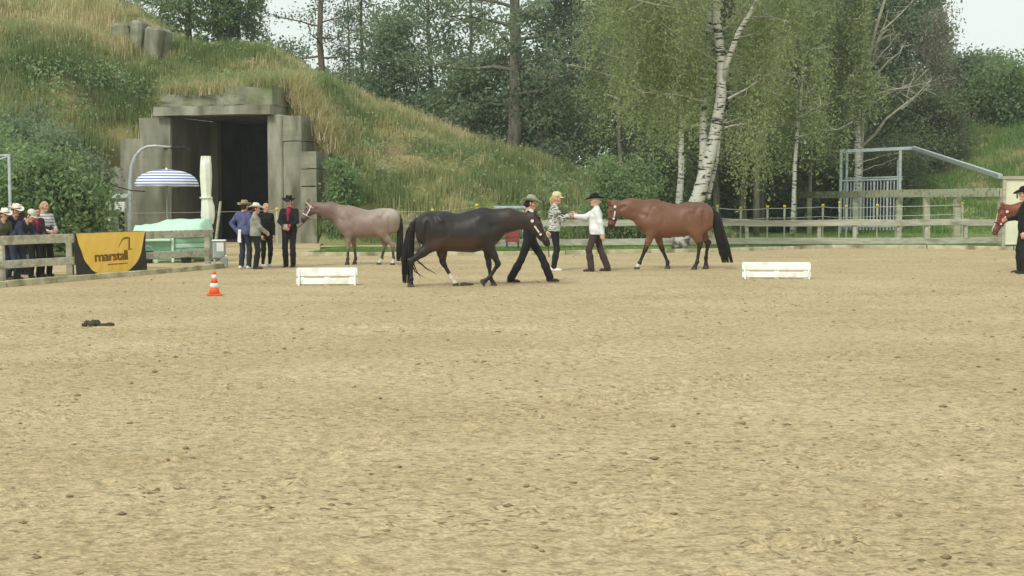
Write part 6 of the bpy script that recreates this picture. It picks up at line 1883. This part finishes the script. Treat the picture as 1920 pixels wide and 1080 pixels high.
        link('shoe', np_mesh('shoe', so[0], so[1], shoes, smooth=True), t)
    # --- shirt front, collar, cuffs
    if open_shirt:
        P.clear(); c(tor(.055, 0, .22), tor(.075, 0, .40), .078, .074, .55); c(tor(.03, 0, .44), tor(.015, 0, .52), .075, .06, .9)
        so = blob(P, .012 * S, .03 * S); link('shirt', np_mesh('shirt', so[0], so[1], open_shirt, smooth=True), jk)
    if collar:
        P.clear(); c(tor(.0, 0, .49), tor(.004, 0, .54), .075, .064, .95); c(tor(.05, 0, .42), tor(.04, 0, .49), .055, .05, .8)
        so = blob(P, .012 * S, .03 * S); link('collar', np_mesh('collar', so[0], so[1], collar, smooth=True), jk)
    if cuff:
        for s in (1, -1):
            a, e, w = H[s]; P.clear(); c(e + (w - e) * .80, w, .044, .042)
            so = blob(P, .011 * S, .02 * S); link('cuff', np_mesh('cuff', so[0], so[1], cuff, smooth=True), jk)
    if waist_wrap:
        P.clear(); c(tor(0, -.075, .05), tor(0, .075, .05), .142, .142); c(tor(0, -.07, -.10), tor(0, .07, -.10), .14, .14); c(tor(.06, .09, .18), tor(.09, -.06, .16), .075, .075)
        so = blob(P, .016 * S, .03 * S, wob=.008, wfreq=20); link('tied_jacket', np_mesh('tied_jacket', so[0], so[1], waist_wrap, smooth=True), t)
    # --- hair
    hp = lambda x, y, z: tuple((np.array(HR) @ np.array([x, y, z]) + hc) * S)
    P = []
    def hc_(a, b, ra, rb, sy=1.0): P.append((hp(*a), hp(*b), ra * S, rb * S, sy, .03 * S))
    hc_((-.022, 0, .036), (.000, 0, .042), .094, .090, .88); hc_((-.045, 0, .0), (-.05, 0, -.04), .075, .06, 1.0)
    if hair_style == 'bob':
        for s in (-1, 1): hc_((-.02, s * .07, .0), (-.02, s * .075, -.09), .035, .03)
        hc_((-.06, 0, 0), (-.065, 0, -.10), .07, .055, 1.2)
    if hair_style == 'pony': hc_((-.10, 0, .02), (-.125, 0, -.02), .035, .035); hc_((-.125, 0, -.02), (-.12, 0, -.16), .032, .012)
    if hair_style == 'bun': hc_((-.10, 0, -.02), (-.115, 0, -.025), .042, .036)
    if hair_style == 'long':
        for s in (-1, 1): hc_((-.015, s * .07, .02), (-.01, s * .085, -.17), .034, .024)
        hc_((-.06, 0, 0), (-.075, 0, -.2), .075, .05, 1.25)
    hco = hc
    def face_cut(X, Y, Z):
        q = np.stack([X / S - hco[0], Y / S - hco[1], Z / S - hco[2]], -1) @ np.array(HR)
        return np.minimum(q[..., 0] - .030, .062 - q[..., 2] + (q[..., 0] - .05) * .5) * S
    so = blob(P, .011 * S, .02 * S, wob=.003, wfreq=60, cut=face_cut)
    if len(so[0]): link('hair', np_mesh('hair', so[0], so[1], CL[hair], smooth=True), t)
    # --- hat
    if hat:
        hm = Matrix.Translation(Vector(tuple((np.array(HR) @ np.array([0, 0, .060]) + hc) * S))) @ (HR @ Matrix.Rotation(radians(4), 3, 'Y')).to_4x4() @ Matrix.Scale(S * 1.04, 4)
        if hat == 'cowboy': cowboy_hat(hatm, CL['hatblack'] if hatm is not CL['hatblack'] else CL['brown'], t, S, hm)
        else: ball_cap(hatm, t, hm)
    t['_w'] = 1; del t['_w']
    Mw = Matrix.Translation(Vector(loc)) @ Matrix.Rotation(yaw, 4, 'Z')
    return {'t': t, 'hand': {s: Mw @ Vector(tuple((H[s][2] + (H[s][2] - H[s][1]) / np.linalg.norm(H[s][2] - H[s][1]) * .08) * S)) for s in (1, -1)}}

def on_sand(u, y, dx=0.0): x = GX(u, y) + dx; return (x, y, sand_z(x, y) - .012)
def on_dirt(u, y): return (GX(u, y), y, 0.008)
rad = radians
# spectators at the left fence
person('spectator in white cowboy hat and dark jacket at the left fence', on_dirt(22, 27.9), rad(-35), 1.52, CL['navy'], CL['bluejeans'], CL['shoe_brown'], 'cowboy', CL['hatwhite'], 'hair_dark', hands=((.32, .16, 1.0), (.34, -.14, 1.0)), lean=rad(14), drop=.02, jacket_name='jacket', curl=(.6, .6))
sp_b = person('spectator in pale cap and navy jacket leaning his forearms on the rail', on_dirt(28, 27.15), rad(-12), 1.55, CL['navy'], CL['jeans'], CL['shoe_brown'], 'cap', CL['capgrey'], 'hair_brown', feet=((-.05, .12), (-.18, -.1)), hands=((.58, .06, .98, -.3, .6, -.6), (.56, -.16, .98, -.3, -.6, -.6)), lean=rad(34), drop=.06, head_pitch=rad(12), curl=(.5, .5))
person('bareheaded dark-haired spectator behind the white-hatted one', on_dirt(36, 29.3), rad(-40), 1.56, CL['black'], CL['black2'], CL['shoe_black'], None, None, 'hair_dark', 'short')
sp_d = person('brown-haired spectator in dark maroon jacket holding a white bowl', on_dirt(64, 27.9), rad(-42), 1.48, CL['maroon'], CL['black2'], CL['shoe_black'], None, None, 'hair_brown', 'bob', hands=((.30, .10, 1.02), (.32, -.06, 1.0)), lean=rad(9), drop=.01, open_shirt=CL['crimson'], head_pitch=rad(10))
person('blonde spectator in grey and white striped top, tallest at the fence', on_dirt(84, 28.6), rad(-38), 1.57, CL['stripe'], CL['black2'], CL['shoe_black'], None, None, 'hair_blond', 'pony', hands=((.22, .16, 1.08), (.24, -.05, 1.06)), waist_wrap=CL['maroon'], jacket_name='sweater', head_yaw=rad(15))
person('partly hidden spectator in olive jacket at the extreme left edge', on_dirt(0, 27.6), rad(-35), 1.44, CL['olive'], CL['jeans'], CL['shoe_brown'], 'cowboy', CL['hatwhite'], 'hair_brown', hands=((.3, .14, .98), (.32, -.12, .98)), lean=rad(16), drop=.02)
# bowl in the spectator's hands, bag at their feet
q = (sp_d['hand'][1] + sp_d['hand'][-1]) / 2
t = thing('bowl', 'white bowl held by the brown-haired spectator at the rail', 'bowl', (q.x + .02, q.y - .02, q.z - 0.02))
MB().lathe([(.03, 0), (.055, .02), (.085, .07), (.09, .09), (.082, .088), (.05, .025), (0, .02)], (0, 0, 0), 20, cap=False).build('bowl', M_WHITE, t, True)
MB().lathe([(.032, -.008), (.030, .001)], (0, 0, 0), 16).build('foot_ring', M_WHITE, t, True)
p = AT(52, 482, 28.0)
t = thing('shoulder_bag', 'pale grey bag hanging behind the lower fence board', 'bag', (p.x, p.y, 0.28))
V, F = blob([((-.10, 0, .06), (.10, 0, .06), .075, .075, .8), ((-.07, 0, .16), (.07, 0, .18), .06, .05, .8)], .015, .04, wob=.008, wfreq=30)
link('bag_body', np_mesh('bag_body', V, F, M_GREYBOX, smooth=True), t)
MB().tube([(-.09, 0, .18), (-.05, 0, .36), (.05, 0, .38), (.09, 0, .18)], .009, 6).build('strap', M_BLACK, t, True)
MB().box((0, 0.0, -.08), (.14, .1, .16), None, .03).build('dangling_flap', M_BLACK, t)

# three standing by the shelter door
person('person in purple-blue jacket and tan hat, back turned, hand on hip', on_dirt(458, 31.9), rad(62), 1.56, CL['purple'], CL['jeans'], CL['shoe_white'], 'cowboy', CL['hattan'], 'hair_brown', feet=((0, .11), (.04, -.11)), hands=((-.04, .21, .99, -.25, 1, .1), (.2, -.14, 1.05)), loose=.012, bulk=1.06, curl=(.7, .5))
person('person in grey sweater and white hat standing sideways with hands together', on_dirt(479, 31.7), rad(8), 1.50, CL['grey'], CL['black2'], CL['shoe_brown'], 'cowboy', CL['hatwhite'], 'hair_brown', hands=((.27, .05, 1.02, -.5, .7, -.6), (.28, -.04, 1.0, -.5, -.7, -.6)), loose=.014, jacket_name='sweater', curl=(.7, .7))
person('fair-haired person in long black jacket nearest the shelter door', on_dirt(499, 32.9), rad(-55), 1.53, CL['black'], CL['black2'], CL['shoe_white'], None, None, 'hair_blond', 'bun', hem=.09, loose=.008, hands=((.12, .18, .86), (.12, -.18, .86)), flare=-.004)
t = thing('folded_towel', "white cloth hanging from the purple-jacketed person's back pocket", 'cloth', (GX(449.5, 31.75), 31.72, 0))
MB().box((0, 0, .80), (.075, .012, .30), Matrix.Rotation(.06, 3, 'Y'), .004).box((.01, -.012, .76), (.06, .01, .24), Matrix.Rotation(-.05, 3, 'Y'), .003).build('towel', M_WHITE, t)
# handler in red shirt
hd_r = person('handler in black hat and jacket over crimson shirt, facing the camera', on_dirt(543, 32.6), rad(-97), 1.67, CL['black'], CL['black2'], CL['shoe_black'], 'cowboy', CL['hatblack'], 'hair_dark', feet=((0, .09), (.02, -.09)), hands=((.24, .05, 1.03, -.2, 1, -.4), (.24, -.05, 1.02, -.2, -1, -.4)), open_shirt=CL['crimson'], cuff=CL['redcuff'], jacket_name='jacket', curl=(.7, .7))
q = (hd_r['hand'][1] + hd_r['hand'][-1]) / 2
t = thing('paper_cup', 'white paper cup held at the chest by the crimson-shirted handler', 'cup', (q.x, q.y - .03, q.z - .01))
MB().lathe([(.030, 0), (.042, .10), (.044, .102), (.040, .104)], (0, 0, 0), 16).build('cup', M_WHITE, t, True)
MB().lathe([(.045, .100), (.045, .110), (.038, .114)], (0, 0, 0), 16).build('lid', M_GREYBOX, t, True)
# walking handler with the dark horse
gy = 26.35
hd_w = person('handler in grey-green hat and black suit striding beside the dark horse', on_sand(993, gy), rad(-4), 1.72, CL['black'], CL['black2'], CL['shoe_brown'], 'cowboy', CL['hatgrey'], 'hair_dark', 'bun', feet=((.40, .07), (-.37, -.07)), hands=((-.02, .26, .86), (.30, -.22, 1.0, -.4, -.6, -.5)), lean=rad(0), drop=.075, collar=CL['white'], flare=.03, lift=(0.02, 0.0), jacket_name='suit_jacket', head_pitch=rad(4))
# judge in camouflage top
gy = 30.9
jd = person('judge in camouflage top and beige cap reaching out an arm', on_sand(1039, gy), rad(2), 1.76, CL['camo'], CL['black2'], CL['shoe_white'], 'cap', CL['capbeige'], 'hair_blond', 'pony', feet=((.0, .08), (-.02, -.08)), hands=((.36, .10, 1.28, .1, .3, -1), (.40, -.16, 1.26, .0, -.4, -1)), loose=.012, lean=rad(2), jacket_name='sweater', flare=.012, curl=(.6, .6))
# handler in white
gy = 30.6
hd_l = person('handler in black hat and white shirt leading the bay horse', on_sand(1117, gy), rad(178), 1.74, CL['white'], CL['brown'], CL['shoe_brown'], 'cowboy', CL['hatblack'], 'hair_grey', 'bun', feet=((.10, .08), (-.28, -.07)), hands=((-.14, .20, .86), (.47, -.08, 1.26, .1, -.3, -1)), loose=.016, jacket_name='shirt', drop=.025, flare=.028, hem=.03, curl=(.4, .5))
# handler at the right edge
gy = 29.7
hd_k = person('handler all in black with black hat at the right edge', on_sand(1921, gy), rad(168), 1.86, CL['black'], CL['black2'], CL['shoe_black'], 'cowboy', CL['hatblack'], 'hair_dark', hands=((.05, .24, .88), (.33, -.14, 1.12, -.3, -.6, -.6)), feet=((.0, .10), (.06, -.10)), curl=(.5, .8))
# white paper between judge and handler
a, b = jd['hand'][-1], hd_l['hand'][-1]
t = thing('ribbon_card', 'small dark card passed between the judge and the handler in white', 'card', tuple((a + b) / 2))
MB().box((0, 0, 0), (.22, .012, .05), None, .003).build('card', M_BLACK, t)

# lead ropes
def lead(label, a, b, sag, tail_end=None):
    a, b = Vector(a), Vector(b)
    pts = [a.lerp(b, s) - Vector((0, 0, sag * 4 * s * (1 - s))) for s in np.linspace(0, 1, 11)]
    if tail_end is not None: pts += [b.lerp(Vector(tail_end), s) for s in (.3, .65, 1.0)]
    tag(MB().tube(pts, .011, 6).build('lead_rope', M_ROPE, None, True), label, 'rope')
def head_pt(hobj, f, s_, h_, S): return hobj.matrix_basis @ Vector(tuple(f(s_, h_) * S))
bpy.context.view_layer.update()
lead("lead rope from the dark horse's halter to its striding handler", head_pt(dh, dhf, .62, -.12, 1.0), hd_w['hand'][-1], .10, hd_w['hand'][-1] + Vector((.02, -.02, -.45)))
lead("lead rope from the bay horse's halter to the handler in white", head_pt(bh, bhf, .62, -.12, 1.115), hd_l['hand'][1], .12)
lead("lead rope from the roan horse's halter to the crimson-shirted handler", head_pt(rh, rhf, .62, -.12, 1.0), hd_r['hand'][1], .12)
lead("lead rope from the chestnut horse's halter to the handler in black", head_pt(ch, chf, .62, -.12, 1.05), hd_k['hand'][-1], .05)

# ================================================================== AIR
def haze():
    x0, x1, y0, y1, z0, z1 = -1520.0, 1520.0, -75.0, 2520.0, -1.2, 28.0
    o = MB().box(((x0 + x1) / 2, (y0 + y1) / 2, (z0 + z1) / 2), (x1 - x0, y1 - y0, z1 - z0)).build('haze', [])
    m = bpy.data.materials.new('haze_air'); m.use_nodes = True
    n, l = m.node_tree.nodes, m.node_tree.links
    n.remove(n['Principled BSDF'])
    v_ = n.new('ShaderNodeVolumePrincipled'); v_.inputs['Density'].default_value = 0.0006; v_.inputs['Color'].default_value = (0.95, 1.0, 0.96, 1)
    l.new(v_.outputs[0], n['Material Output'].inputs['Volume'])
    o.data.materials.clear(); o.data.materials.append(m)
    o['kind'] = 'stuff'
haze()
